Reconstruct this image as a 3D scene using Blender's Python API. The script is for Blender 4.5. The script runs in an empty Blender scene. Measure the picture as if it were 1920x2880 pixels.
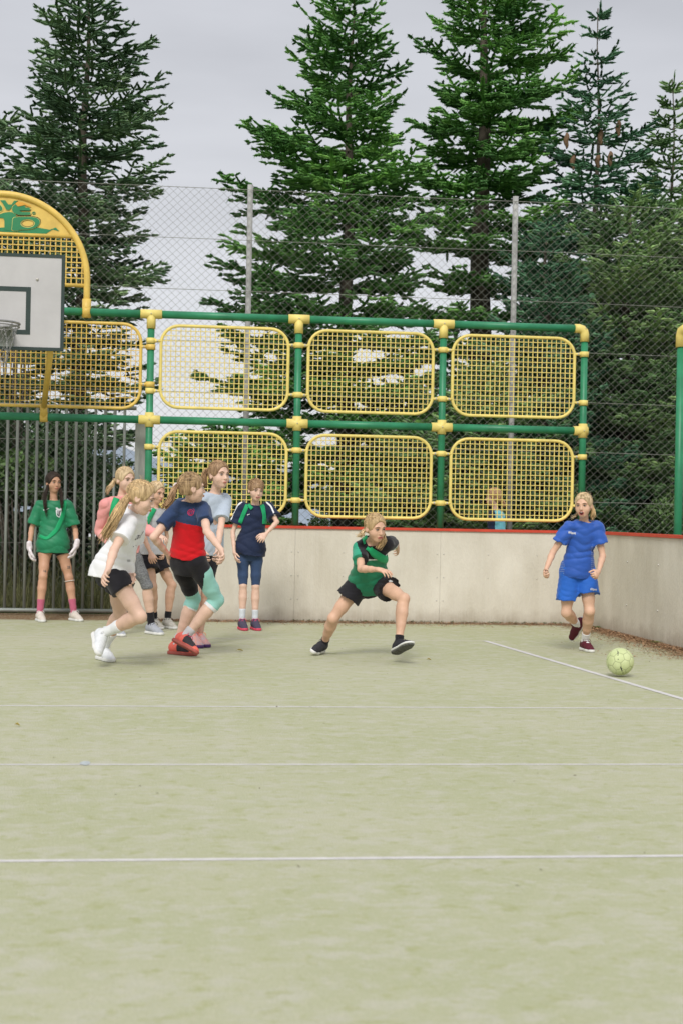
import bpy, bmesh, math, random
import numpy as np
from mathutils import Vector, Matrix
from mathutils.bvhtree import BVHTree
S = bpy.context.scene
COL = S.collection
R = math.radians
PI = math.pi
# ------------------------------------------------------------ camera
YAW, PIT, ROL, CH = .1089, .0011, .0190, 1.137
_F = Vector((math.sin(YAW)*math.cos(PIT), math.cos(YAW)*math.cos(PIT), math.sin(PIT)))
_R = Vector((math.cos(YAW), -math.sin(YAW), 0)); _U = _R.cross(_F)
_R2 = _R*math.cos(ROL)+_U*math.sin(ROL); _U2 = -_R*math.sin(ROL)+_U*math.cos(ROL)
cam = bpy.data.objects.new('camera', bpy.data.cameras.new('camera')); COL.objects.link(cam)
cam.matrix_world = Matrix(((_R2.x, _U2.x, -_F.x, 0), (_R2.y, _U2.y, -_F.y, 0), (_R2.z, _U2.z, -_F.z, CH), (0, 0, 0, 1)))
cam.data.sensor_fit = 'HORIZONTAL'; cam.data.sensor_width = 24; cam.data.lens = 50
cam.data.clip_start = .1; cam.data.clip_end = 9000
cam.data.dof.use_dof = True; cam.data.dof.focus_distance = 11.6; cam.data.dof.aperture_fstop = 4.0
S.camera = cam
# ------------------------------------------------------------ sky, sun, exposure
SUN_EL, SUN_AZ = R(42), R(196)
W = bpy.data.worlds.new('World'); S.world = W; W.use_nodes = True
nt = W.node_tree; bg = nt.nodes['Background']
tc = nt.nodes.new('ShaderNodeTexCoord'); sx = nt.nodes.new('ShaderNodeSeparateXYZ')
nt.links.new(tc.outputs['Generated'], sx.inputs[0])
rp = nt.nodes.new('ShaderNodeValToRGB'); rp.color_ramp.interpolation = 'EASE'
el = rp.color_ramp.elements
el[0].position = 0; el[0].color = (.75, .75, .775, 1)
el[1].position = 1; el[1].color = (.92, .92, .95, 1)
e = rp.color_ramp.elements.new(.14); e.color = (.70, .70, .725, 1)
e = rp.color_ramp.elements.new(.36); e.color = (.575, .58, .61, 1)
e = rp.color_ramp.elements.new(.55); e.color = (.80, .80, .84, 1)
nt.links.new(sx.outputs['Z'], rp.inputs[0])
mp = nt.nodes.new('ShaderNodeMapping'); mp.inputs['Scale'].default_value = (1.2, 1.2, 5)
nz = nt.nodes.new('ShaderNodeTexNoise'); nz.inputs['Scale'].default_value = 3.4; nz.inputs['Detail'].default_value = 4
nt.links.new(tc.outputs['Generated'], mp.inputs[0]); nt.links.new(mp.outputs[0], nz.inputs['Vector'])
mr = nt.nodes.new('ShaderNodeMapRange'); mr.inputs['From Min'].default_value = .3; mr.inputs['From Max'].default_value = .7
mr.inputs['To Min'].default_value = .90; mr.inputs['To Max'].default_value = 1.07
nt.links.new(nz.outputs['Fac'], mr.inputs['Value'])
vm = nt.nodes.new('ShaderNodeVectorMath'); vm.operation = 'SCALE'
nt.links.new(rp.outputs[0], vm.inputs[0]); nt.links.new(mr.outputs[0], vm.inputs['Scale'])
sky = nt.nodes.new('ShaderNodeTexSky'); sky.sky_type = 'NISHITA'; sky.sun_disc = False
sky.sun_elevation = SUN_EL; sky.sun_rotation = SUN_AZ
mx = nt.nodes.new('ShaderNodeMix'); mx.data_type = 'RGBA'; mx.inputs[0].default_value = .012
nt.links.new(vm.outputs[0], mx.inputs[6]); nt.links.new(sky.outputs[0], mx.inputs[7])
nt.links.new(mx.outputs[2], bg.inputs['Color']); bg.inputs['Strength'].default_value = 1.0
sun = bpy.data.lights.new('sun', 'SUN'); sun.energy = 2.3; sun.angle = R(20); sun.color = (1, .97, .92)
so = bpy.data.objects.new('sun', sun); COL.objects.link(so)
_sd = Vector((math.sin(SUN_AZ)*math.cos(SUN_EL), math.cos(SUN_AZ)*math.cos(SUN_EL), math.sin(SUN_EL)))
so.rotation_euler = _sd.to_track_quat('Z', 'Y').to_euler()
S.view_settings.view_transform = 'Standard'; S.view_settings.look = 'None'; S.view_settings.gamma = 1
S.view_settings.exposure = .0
S.cycles.use_denoising = True
S.cycles.max_bounces = 6; S.cycles.transparent_max_bounces = 8

# ------------------------------------------------------------ pixel helpers (photo pixels, 1920x2880)
C0 = Vector((0, 0, CH))
def ray(u, v): return (_F*4000 + _R2*(u-960) - _U2*(v-1440)).normalized()
def at(u, v, Y):                       # point of the pixel's ray at world depth Y
    d = ray(u, v); return C0 + d*(Y/d.y)
def atz(u, v, z=0.):
    d = ray(u, v); return C0 + d*((z-CH)/d.z)
def pix(p):
    d = Vector(p)-C0; z = d.dot(_F); return 960+4000*d.dot(_R2)/z, 1440-4000*d.dot(_U2)/z

# ------------------------------------------------------------ materials
MT = {}
def mat(name, c, rough=.8, var=.12, sc=12, st=(1, 1, 1), bump=0., bsc=None, metal=0., spec=.3, c2=None, sheen=0, attr=None, det=4):
    if name in MT: return MT[name]
    m = bpy.data.materials.new(name); m.use_nodes = True; n = m.node_tree; b = n.nodes['Principled BSDF']
    L = n.links.new
    t = n.nodes.new('ShaderNodeTexCoord'); mpp = n.nodes.new('ShaderNodeMapping'); mpp.inputs['Scale'].default_value = st
    L(t.outputs['Object'], mpp.inputs[0])
    z = n.nodes.new('ShaderNodeTexNoise'); z.inputs['Scale'].default_value = sc; z.inputs['Detail'].default_value = det
    z.inputs['Roughness'].default_value = .6
    L(mpp.outputs[0], z.inputs['Vector'])
    r = n.nodes.new('ShaderNodeValToRGB')
    ca = [max(0, x*(1-var)) for x in c]; cb = [min(1, x*(1+var)) for x in (c2 or c)]
    r.color_ramp.elements[0].position = .32; r.color_ramp.elements[0].color = (*ca, 1)
    r.color_ramp.elements[1].position = .68; r.color_ramp.elements[1].color = (*cb, 1)
    L(z.outputs['Fac'], r.inputs[0])
    out = r.outputs[0]
    if attr:
        a = n.nodes.new('ShaderNodeAttribute'); a.attribute_name = attr
        q = n.nodes.new('ShaderNodeMix'); q.data_type = 'RGBA'; q.blend_type = 'MULTIPLY'; q.inputs[0].default_value = 1
        L(out, q.inputs[6]); L(a.outputs['Color'], q.inputs[7]); out = q.outputs[2]
    L(out, b.inputs['Base Color'])
    b.inputs['Roughness'].default_value = rough; b.inputs['Metallic'].default_value = metal
    b.inputs['Specular IOR Level'].default_value = spec
    if sheen: b.inputs['Sheen Weight'].default_value = sheen
    if bump:
        z2 = n.nodes.new('ShaderNodeTexNoise'); z2.inputs['Scale'].default_value = bsc or sc*3; z2.inputs['Detail'].default_value = 3
        L(mpp.outputs[0], z2.inputs['Vector'])
        bp = n.nodes.new('ShaderNodeBump'); bp.inputs['Strength'].default_value = 1; bp.inputs['Distance'].default_value = bump
        L(z2.outputs['Fac'], bp.inputs['Height']); L(bp.outputs[0], b.inputs['Normal'])
    MT[name] = m
    return m

# ------------------------------------------------------------ objects
def link(name, me, m=None, parent=None, loc=None, smooth=False):
    o = bpy.data.objects.new(name, me); COL.objects.link(o)
    if m is not None:
        for x in (m if isinstance(m, (list, tuple)) else [m]): me.materials.append(x)
    if parent: o.parent = parent
    if loc is not None: o.location = loc
    if smooth: me.polygons.foreach_set('use_smooth', [True]*len(me.polygons))
    return o
def tag(o, label=None, cat=None, group=None, kind=None):
    if label: o['label'] = label
    if cat: o['category'] = cat
    if group: o['group'] = group
    if kind: o['kind'] = kind
    return o
def empty(name, loc, label, cat, group=None):
    o = bpy.data.objects.new(name, None); COL.objects.link(o); o.location = loc; o.empty_display_size = .1
    return tag(o, label, cat, group)
def copy_tree(o, parent=None):
    c = o.copy(); COL.objects.link(c); c.parent = parent
    for ch in list(o.children): copy_tree(ch, c)
    return c

class MB:                                # collects simple shapes into one mesh
    def __init__(s): s.v = []; s.f = []; s.mi = []
    def add(s, v, f, mi=0):
        b = len(s.v); s.v += [tuple(p) for p in v]; s.f += [tuple(i+b for i in q) for q in f]; s.mi += [mi]*len(f)
    def box(s, a, b, mi=0):
        x0, y0, z0 = a; x1, y1, z1 = b
        s.add([(x0, y0, z0), (x1, y0, z0), (x1, y1, z0), (x0, y1, z0), (x0, y0, z1), (x1, y0, z1), (x1, y1, z1), (x0, y1, z1)],
              [(0, 3, 2, 1), (4, 5, 6, 7), (0, 1, 5, 4), (1, 2, 6, 5), (2, 3, 7, 6), (3, 0, 4, 7)], mi)
    def tube(s, pts, r, n=8, closed=False, mi=0, cap=True):
        pts = [Vector(p) for p in pts]; N = len(pts)
        rs = r if isinstance(r, (list, tuple)) else [r]*N
        vs = []; fr = None
        for i, p in enumerate(pts):
            if closed: t = (pts[(i+1) % N]-pts[i-1])
            else: t = pts[min(i+1, N-1)]-pts[max(i-1, 0)]
            t = t.normalized() if t.length > 1e-9 else Vector((0, 0, 1))
            if fr is None:
                a = Vector((0, 0, 1)) if abs(t.z) < .9 else Vector((1, 0, 0))
                fr = (a-t*a.dot(t)).normalized()
            else:
                fr = fr-t*fr.dot(t); fr = fr.normalized()
            g = t.cross(fr)
            for k in range(n):
                an = 2*PI*(k+.5)/n; vs.append(p+(fr*math.cos(an)+g*math.sin(an))*rs[i])
        fs = []
        for i in range(N if closed else N-1):
            j = (i+1) % N
            for k in range(n):
                l = (k+1) % n; fs.append((i*n+k, i*n+l, j*n+l, j*n+k))
        if not closed and cap:
            fs.append(tuple(range(n-1, -1, -1))); fs.append(tuple((N-1)*n+k for k in range(n)))
        s.add(vs, fs, mi)
    def prism(s, poly, axis_pts, mi=0):  # poly: list of 3D points, axis: extrude vector
        n = len(poly); e = Vector(axis_pts); p = [Vector(q) for q in poly]
        s.add(p+[q+e for q in p], [tuple(range(n-1, -1, -1)), tuple(range(n, 2*n))]+[(i, (i+1) % n, (i+1) % n+n, i+n) for i in range(n)], mi)
    def ball(s, c, r, n=10, mi=0):
        c = Vector(c); rr = r if isinstance(r, (tuple, list)) else (r, r, r); v = []; f = []
        m = n//2+1
        for i in range(m+1):
            th = PI*i/m
            for k in range(n):
                ph = 2*PI*k/n; v.append(c+Vector((rr[0]*math.sin(th)*math.cos(ph), rr[1]*math.sin(th)*math.sin(ph), rr[2]*math.cos(th))))
        for i in range(m):
            for k in range(n): f.append((i*n+k, (i+1)*n+k, (i+1)*n+(k+1) % n, i*n+(k+1) % n))
        s.add(v, f, mi)
    def build(s, name, m=None, parent=None, smooth=False, org=None):
        me = bpy.data.meshes.new(name); v = s.v
        if org is not None: v = [(a-org[0], b-org[1], c-org[2]) for a, b, c in v]
        me.from_pydata(v, [], s.f); me.update()
        if any(s.mi): me.polygons.foreach_set('material_index', s.mi)
        bm = bmesh.new(); bm.from_mesh(me); bmesh.ops.recalc_face_normals(bm, faces=bm.faces); bm.to_mesh(me); bm.free()
        return link(name, me, m, parent, smooth=smooth)
def np_mesh(name, V, F, tri=False):      # fast mesh from arrays (F: n x k)
    me = bpy.data.meshes.new(name); k = F.shape[1]
    me.vertices.add(len(V)); me.vertices.foreach_set('co', V.astype(np.float32).ravel())
    me.loops.add(F.size); me.loops.foreach_set('vertex_index', F.astype(np.int32).ravel())
    me.polygons.add(len(F)); me.polygons.foreach_set('loop_start', np.arange(0, F.size, k, dtype=np.int32))
    me.update(calc_edges=True)
    return me
# ============================================================ SETTING
WY = 14.75                                # back wall face
XC = atz(1652, 1762).x                    # corner
_rw = atz(1920, 1828)                     # right wall runs from the corner towards the viewer
RW0 = Vector((XC, WY, 0)); RWD = (Vector((_rw.x, _rw.y, 0))-RW0).normalized(); RWL = 11.
RWN = Vector((-RWD.y, RWD.x, 0));
if RWN.x < 0: RWN = -RWN                  # outward (away from the court)

def build_turf():
    m = bpy.data.materials.new('turf'); m.use_nodes = True; n = m.node_tree; b = n.nodes['Principled BSDF']; L = n.links.new
    t = n.nodes.new('ShaderNodeTexCoord'); sp = n.nodes.new('ShaderNodeSeparateXYZ'); L(t.outputs['Object'], sp.inputs[0])
    def noise(sc, st=(1, 1, 1), det=4, rough=.6):
        q = n.nodes.new('ShaderNodeMapping'); q.inputs['Scale'].default_value = st; L(t.outputs['Object'], q.inputs[0])
        z = n.nodes.new('ShaderNodeTexNoise'); z.inputs['Scale'].default_value = sc; z.inputs['Detail'].default_value = det
        z.inputs['Roughness'].default_value = rough; L(q.outputs[0], z.inputs['Vector']); return z.outputs['Fac']
    def rng(v, a, c, lo=0, hi=1, smooth=True):
        q = n.nodes.new('ShaderNodeMapRange'); q.inputs['From Min'].default_value = a; q.inputs['From Max'].default_value = c
        q.inputs['To Min'].default_value = lo; q.inputs['To Max'].default_value = hi
        if smooth: q.interpolation_type = 'SMOOTHSTEP'
        L(v, q.inputs['Value']); return q.outputs[0]
    def mixc(f, a, c):
        q = n.nodes.new('ShaderNodeMix'); q.data_type = 'RGBA'; L(f, q.inputs[0])
        for s_, x in ((6, a), (7, c)):
            if isinstance(x, tuple): q.inputs[s_].default_value = (*x, 1)
            else: L(x, q.inputs[s_])
        return q.outputs[2]
    def math_(op, a, c=None):
        q = n.nodes.new('ShaderNodeMath'); q.operation = op
        for i, x in enumerate((a, c)):
            if x is None: continue
            if isinstance(x, (int, float)): q.inputs[i].default_value = x
            else: L(x, q.inputs[i])
        return q.outputs[0]
    c = mixc(rng(noise(.55, det=3), .35, .65), (.415, .43, .268), (.462, .464, .32))
    c = mixc(rng(noise(6.5, (1, 1.3, 1), 6, .7), .44, .66, 0, .75), c, (.505, .495, .405))
    c = mixc(rng(noise(11, (1, 1.2, 1), 4), .52, .70, 0, .6), c, (.345, .365, .16))
    c = mixc(rng(noise(42, (1, 1, 1), 3), .45, .8, 0, .5), c, (.55, .52, .40))
    c = mixc(rng(noise(160, (1, 1, 1), 2), .52, .78, 0, .55), c, (.26, .27, .13))
    # dirt and old needles lying along the foot of the walls
    yy = math_('ADD', sp.outputs['Y'], math_('MULTIPLY', noise(5, det=5), .45))
    dx = math_('SUBTRACT', sp.outputs['X'], RW0.x); dy = math_('SUBTRACT', sp.outputs['Y'], RW0.y)
    dist = math_('ADD', math_('MULTIPLY', dx, RWN.x), math_('MULTIPLY', dy, RWN.y))
    dist = math_('ADD', dist, math_('MULTIPLY', noise(4, det=5), .9))
    k = math_('MAXIMUM', rng(yy, WY+.07, WY+.22), rng(dist, -.02, .50))
    c = mixc(math_('MULTIPLY', k, rng(noise(30, det=5, rough=.8), .32, .55, .25, 1)), c, (.20, .115, .06))
    L(c, b.inputs['Base Color']); b.inputs['Roughness'].default_value = .95; b.inputs['Specular IOR Level'].default_value = .12
    bp = n.nodes.new('ShaderNodeBump'); bp.inputs['Distance'].default_value = .006; L(noise(120, det=3), bp.inputs['Height']); L(bp.outputs[0], b.inputs['Normal'])
    return m
g = MB(); g.box((-14, -4, -.2), (XC+3.2, 15.55, 0)); tag(g.build('court_ground', build_turf()), kind='structure')
g = MB(); N = 60
ext = 3500.
for i in range(N):
    for j in range(N):
        pass
xs = [-ext, -400, -80, -20, 0, 20, 80, 400, ext]; ys = [-300, -20, 10, 30, 60, 140, 500, ext]
vs = [(x, y, -.35-(max(0, y-30)*.02)) for y in ys for x in xs]
fs = [(j*9+i, j*9+i+1, (j+1)*9+i+1, (j+1)*9+i) for j in range(7) for i in range(8)]
g.add(vs, fs); tag(g.build('terrain', mat('rough_grass', (.07, .10, .035), .95, .4, .9, bump=.05, bsc=8)), kind='structure')
# strip of earth and grass outside the wall
g = MB(); g.box((-14, 15.56, -.25), (14, 60, -.02)); tag(g.build('verge', mat('verge_earth', (.06, .075, .03), .95, .5, 3, bump=.04, bsc=20)), kind='structure')
# far hills
g = MB(); random.seed(5); hv = []; NX = 90
for j in range(7):
    for i in range(NX):
        x = -1900+i*42.; y = 1500+j*160
        h = (70+48*math.sin(x*.0031+2.2)+20*math.sin(x*.011+j)+9*math.sin(x*.031+j*2))*math.sin(PI*min(1, (j+.15)/4.5)*.5)
        if j > 5: h *= .4
        hv.append((x, y, h-30))
g.add(hv, [(j*NX+i, j*NX+i+1, (j+1)*NX+i+1, (j+1)*NX+i) for j in range(6) for i in range(NX-1)])
tag(g.build('hills', mat('hazed_hill', (.26, .31, .37), .95, .12, .004), smooth=True), kind='structure')  # distance haze is painted into the hills' pale blue-grey base colour

# painted lines
pl = mat('line_paint', (.59, .575, .565), .85, .10, 14, bump=.001, bsc=60)
pf = mat('line_paint_worn', (.53, .51, .42), .9, .10, 8)
def line(a, b_, w, m, z=.0012):
    a = Vector(a); b_ = Vector(b_); d = (b_-a).normalized(); nn = Vector((-d.y, d.x, 0))*w/2
    g = MB(); n = 24
    vs = []
    for i in range(n+1):
        p = a.lerp(b_, i/n); vs += [p+nn, p-nn]
    g.add([(p.x, p.y, z) for p in vs], [(2*i, 2*i+1, 2*i+3, 2*i+2) for i in range(n)])
    tag(g.build('court_line', m), kind='structure')
line((-9, 8.30, 0), (6, 8.30, 0), .030, pl); line((-9, 6.40, 0), (6, 6.40, 0), .026, pl); line((-9, 4.655, 0), (6, 4.655, 0), .029, pl)
ca = atz(1363, 1803); cb = atz(1920, 1967); cb = ca+(cb-ca)*1.6
line(ca, cb, .050, pl, .0024); line((-9, ca.y, 0), (ca.x, ca.y, 0), .035, pf)
# pale blue chalk blot
g = MB(); c = atz(240, 2148); random.seed(3)
g.add([(c.x+math.cos(a)*.024*random.uniform(.8, 1.15), c.y+math.sin(a)*.055*random.uniform(.75, 1.1), .0026) for a in [2*PI*k/18 for k in range(18)]], [tuple(range(18))])
tag(g.build('chalk_mark', mat('blue_chalk', (.42, .46, .47), .9, .12, 40)), kind='structure')

# ------------------------------------------------------------ walls
conc = mat('concrete', (.57, .525, .43), .9, .07, 2.2, (1, 1, .45), bump=.004, bsc=60, c2=(.65, .61, .525), det=8)
def conc_detail(m):
    n = m.node_tree; b = n.nodes['Principled BSDF']; L = n.links.new
    src = b.inputs['Base Color'].links[0].from_socket
    t = n.nodes.new('ShaderNodeTexCoord'); sp = n.nodes.new('ShaderNodeSeparateXYZ'); L(t.outputs['Object'], sp.inputs[0])
    z = n.nodes.new('ShaderNodeTexNoise'); z.inputs['Scale'].default_value = 7; z.inputs['Detail'].default_value = 6; L(t.outputs['Object'], z.inputs['Vector'])
    a = n.nodes.new('ShaderNodeMath'); a.operation = 'MULTIPLY_ADD'; a.inputs[1].default_value = .22; L(z.outputs['Fac'], a.inputs[0]); L(sp.outputs['Z'], a.inputs[2])
    r = n.nodes.new('ShaderNodeMapRange'); r.inputs['From Min'].default_value = .10; r.inputs['From Max'].default_value = .27; r.inputs['To Min'].default_value = .55; r.inputs['To Max'].default_value = 0
    L(a.outputs[0], r.inputs['Value'])
    q = n.nodes.new('ShaderNodeMix'); q.data_type = 'RGBA'; L(r.outputs[0], q.inputs[0]); L(src, q.inputs[6]); q.inputs[7].default_value = (.26, .21, .14, 1)
    # thin vertical weather streaks
    mp_ = n.nodes.new('ShaderNodeMapping'); mp_.inputs['Scale'].default_value = (38, 38, 1.2); L(t.outputs['Object'], mp_.inputs[0])
    z2 = n.nodes.new('ShaderNodeTexNoise'); z2.inputs['Scale'].default_value = 1; z2.inputs['Detail'].default_value = 5; L(mp_.outputs[0], z2.inputs['Vector'])
    r2 = n.nodes.new('ShaderNodeMapRange'); r2.inputs['From Min'].default_value = .45; r2.inputs['From Max'].default_value = .75; r2.inputs['To Max'].default_value = .3
    L(z2.outputs['Fac'], r2.inputs['Value'])
    q2 = n.nodes.new('ShaderNodeMix'); q2.data_type = 'RGBA'; L(r2.outputs[0], q2.inputs[0]); L(q.outputs[2], q2.inputs[6]); q2.inputs[7].default_value = (.66, .63, .56, 1)
    L(q2.outputs[2], b.inputs['Base Color'])
conc_detail(conc)
redp = mat('red_cap_paint', (.55, .065, .035), .5, .12, 6, bump=.001, bsc=40)
bolt = mat('galvanised_bolt', (.55, .53, .48), .5, .1, 40, metal=.4)
yel = mat('yellow_coat', (.72, .50, .115), .45, .13, 7, spec=.4, bump=.0004, bsc=120)
yel2 = mat('yellow_pale', (.78, .635, .19), .48, .11, 8, spec=.35)
grn = mat('green_coat', (.024, .215, .10), .42, .18, 7, spec=.45, bump=.0004, bsc=90)
galv = mat('galvanised_steel', (.30, .325, .30), .55, .14, 9, (1, 1, .3), metal=.25)
wall = empty('court_wall', ((XC-.39)/2, WY, 0), 'concrete wall with a red cap behind the players, facing the viewer', 'wall', 'concrete court walls')
xl = -.52; jx = [-.52]+[-.3914+1.5286*k for k in range(1, 3)]+[XC]
def wpart(mb, name, m, root): return mb.build(name, m, root, org=root.location)
for i in range(3):
    g = MB(); a = jx[i]+.001; b_ = jx[i+1]-.001; g.box((a, WY, -.1), (b_, WY+.14, .972)); wpart(g, 'wall_panel', conc, wall)
g = MB(); g.box((xl-.01, WY-.018, .973), (XC+.01, WY+.16, 1.0)); cap = wpart(g, 'wall_cap', redp, wall)
for jv in jx[1:3]:
    for z in (.24, .485, .73):
        for dx in (-.035, .035):
            g = MB(); g.ball((jv+dx, WY-.002, z), (.007, .005, .007), 8); wpart(g, 'bolt_head', bolt, wall)
for k in range(3):
    for z in (.485, .73):
        for fr in (.33, .67):
            g = MB(); g.ball((jx[k]+(jx[k+1]-jx[k])*fr, WY-.002, z), (.006, .005, .006), 8); wpart(g, 'bolt_head', bolt, wall)
wr = empty('court_wall', RW0+RWD*3, 'concrete side wall with a red cap running along the right edge towards the viewer', 'wall', 'concrete court walls')
def alongR(t, off, z): p = RW0+RWD*t+RWN*off; return Vector((p.x, p.y, z))
edges = [0.0, 2.6, 5.2, 7.8, RWL]
for i in range(4):
    g = MB(); a, b_ = edges[i]+.0015, edges[i+1]-.001
    q = [alongR(a, 0, -.1), alongR(b_, 0, -.1), alongR(b_, .14, -.1), alongR(a, .14, -.1)]
    g.prism(q, (0, 0, 1.072)); wpart(g, 'wall_panel', conc, wr)
g = MB(); q = [alongR(.0, -.018, .974), alongR(RWL, -.018, .974), alongR(RWL, .16, .974), alongR(0., .16, .974)]
g.prism(q, (0, 0, .0275)); wpart(g, 'wall_cap', redp, wr)
for z in (.3, .72):
    for t_ in (1.3, 2.1): g = MB(); g.ball(alongR(t_, -.002, z), .009, 8); wpart(g, 'bolt_head', bolt, wr)

# ------------------------------------------------------------ litter of needles at the foot of the walls
def flecks(name, pts, size, m, seed, up=.01, label=None):
    rg = np.random.default_rng(seed); n = len(pts); P = np.array(pts)
    a = rg.uniform(0, 2*np.pi, n); L_ = rg.uniform(.4, 1.3, n)*size; w = L_*rg.uniform(.12, .4, n)
    d = np.stack([np.cos(a), np.sin(a), rg.uniform(-.1, .35, n)], 1); s_ = np.stack([-np.sin(a), np.cos(a), rg.uniform(-.6, .6, n)], 1)
    P = P+np.stack([np.zeros(n), np.zeros(n), rg.uniform(.003, up, n)], 1)
    V = np.stack([P-d*L_[:, None]/2, P+s_*w[:, None]/2, P+d*L_[:, None]/2, P-s_*w[:, None]/2], 1).reshape(-1, 3)
    F = np.arange(4*n).reshape(n, 4)
    me = np_mesh(name, V, F); return link(name, me, m)
rg = np.random.default_rng(2); pts = []
for _ in range(9000):
    x = rg.uniform(-.5, XC); d = min(.55, rg.exponential(.10)*(1+.9*(x > 1)*rg.random())); pts.append((x, WY-d-.004, 0))
for _ in range(15000):
    t = rg.uniform(0, 3.6); d = min(1.0, rg.exponential(.07+.022*t)); p = alongR(t, -d-.004, 0); pts.append((p.x, p.y, 0))
lit = flecks('needle_litter', pts, .024, mat('needle_brown', (.22, .115, .055), .95, .5, 30, c2=(.34, .21, .12)), 4, .022)
tag(lit, 'brown fallen needles and dirt gathered along the foot of the concrete walls', 'litter', kind='stuff')
pts = []
for cx_, cy_ in [(atz(1690, 1770).x, atz(1690, 1770).y), (atz(1868, 1812).x, atz(1868, 1812).y)]:
    for _ in range(500): pts.append((cx_+rg.normal(0, .09), cy_+rg.normal(0, .05), 0))
for _ in range(900): pts.append((rg.uniform(1.1, XC-.2), WY-abs(rg.normal(0, .012))-.004, 0))
mo = flecks('moss', pts, .026, mat('moss_green', (.09, .14, .03), .95, .3, 30), 6, .03)
tag(mo, 'green moss tufts growing where the wall meets the court', 'moss', kind='stuff')
pts = [(rg.uniform(-3, 4), rg.uniform(4, 14.5), 0) for _ in range(520)]
sp_ = flecks('turf_specks', pts, .014, mat('dark_speck', (.10, .08, .05), .9, .3, 30), 8, .006)
tag(sp_, 'tiny dark crumbs scattered over the pale turf', 'debris', kind='stuff')
# a few countable leaves lying on the turf
leafm = mat('dry_leaf', (.30, .24, .06), .8, .3, 60)
for k, (u, v, s_, lab) in enumerate([(674, 1834, .03, 'thin yellowed leaf lying flat between the navy girl and the lunging girl'), (1205, 1860, .018, 'small dry leaf lying right of the lunging girl, left of the diagonal line'), (48, 2046, .014, 'small dark twig leaf on the turf near the left edge')]):
    p = atz(u, v); g = MB(); n = 10
    top = [(p.x+s_*(-1+2*i/n), p.y+math.sin(PI*i/n)*s_*.45, .012+.012*math.sin(PI*i/n)) for i in range(n+1)]
    bot = [(p.x+s_*(-1+2*i/n), p.y-math.sin(PI*i/n)*s_*.45, .009+.012*math.sin(PI*i/n)) for i in range(n, -1, -1)]
    g.add(top+bot, [tuple(range(2*n+2))]); tag(g.build('fallen_leaf', leafm), lab, 'leaf', 'leaves on the turf')

# ------------------------------------------------------------ green and yellow ball-stop frame
FX = [-.3914-3.06, -.3914, 1.1370, 2.6656, 4.1942]; ZM, ZT = 2.0695, 3.1614
FY = WY+.0
fr = empty('ball_stop_fence', (1.9, FY, 0), 'tall green tube frame with yellow mesh panels rising above the back wall', 'fence', None)
FYC = WY+.07
def fp(mb, name, m, par=None, smooth=True):
    o = mb.build(name, m, fr, smooth=smooth, org=fr.location)
    if par is not None: o.parent = par; o.location = (0, 0, 0)
    return o
TR = .040
for i, x in enumerate(FX):
    g = MB()
    g.tube([(x, FYC, 1.004 if i not in (0, 1) else .0), (x, FYC, ZT-.1)], .037, 14); fp(g, 'post', grn)
for i in range(4):
    for z in (ZM, ZT):
        a = FX[i]+.10; b_ = FX[i+1]-.10
        if i == 0: a = FX[0]+.1
        g = MB(); g.tube([(a, FYC, z), (b_, FYC, z)], TR, 16); fp(g, 'rail', grn)
for i, x in enumerate(FX):
    for z in (ZM, ZT):
        g = MB(); last = i == 4
        if z == ZT:
            if last: g.tube([(x-.11, FYC, z), (x-.06, FYC, z), (x-.03, FYC, z-.008), (x-.008, FYC, z-.03), (x, FYC, z-.06), (x, FYC, z-.14)], .048, 14)
            else: g.tube([(x-.11, FYC, z), (x+.11, FYC, z)], .048, 14); g.tube([(x, FYC, z), (x, FYC, z-.15)], .047, 14)
        else:
            if last: g.tube([(x-.10, FYC, z), (x+.05, FYC, z)], .05, 14)
            else: g.tube([(x-.11, FYC, z), (x+.11, FYC, z)], .048, 14)
            g.tube([(x, FYC, z-.075), (x, FYC, z+.075)], .047, 14)
        o = fp(g, 'pipe_joint', yel2)
        g = MB(); g.ball((x, FYC-.052, z), .007, 6); o2 = fp(g, 'screw', bolt, o)
def rrect(cx_, cz, hw, hh, r, n=7):
    out = []
    for (sx_, sz, a0) in ((1, 1, 0), (-1, 1, 90), (-1, -1, 180), (1, -1, 270)):
        for k in range(n+1):
            a = R(a0+90*k/n); out.append((cx_+sx_*(hw-r)+r*math.cos(a), cz+sz*(hh-r)+r*math.sin(a)))
    return out
def in_rr(x, z, hw, hh, r):
    dx = max(abs(x)-(hw-r), 0); dz = max(abs(z)-(hh-r), 0); return math.hypot(dx, dz) < r and abs(x) < hw and abs(z) < hh
def mesh_panel(xa, xb, za, zb, my=yel2, y=FYC, sx_=.0507, sz=.0530):
    cx_, cz, hw, hh = (xa+xb)/2, (za+zb)/2, (xb-xa)/2, (zb-za)/2; r = .19
    g = MB(); g.tube([(p[0], y, p[1]) for p in rrect(cx_, cz, hw, hh, r)], .017, 10, closed=True); fo = fp(g, 'mesh_panel', my)
    g = MB(); n = int(round(2*hw/sx_)); w = .0043
    for i in range(1, n):
        x = -hw+2*hw*i/n
        k = hh if abs(x) < hw-r else hh-r+math.sqrt(max(0, r*r-(abs(x)-hw+r)**2))
        g.box((cx_+x-w, y-.003, cz-k), (cx_+x+w, y+.003, cz+k))
    n = int(round(2*hh/sz))
    for i in range(1, n):
        z = -hh+2*hh*i/n
        k = hw if abs(z) < hh-r else hw-r+math.sqrt(max(0, r*r-(abs(z)-hh+r)**2))
        g.box((cx_-k, y-.0075, cz+z-w*.8), (cx_+k, y+.0065-.002, cz+z+w*.8))
    fp(g, 'grid', my, fo, smooth=False)
    return fo
PZ = [(1.115, 1.945), (2.20, 3.045)]
def zat(u, v): return at(u, v, FYC).z
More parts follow.
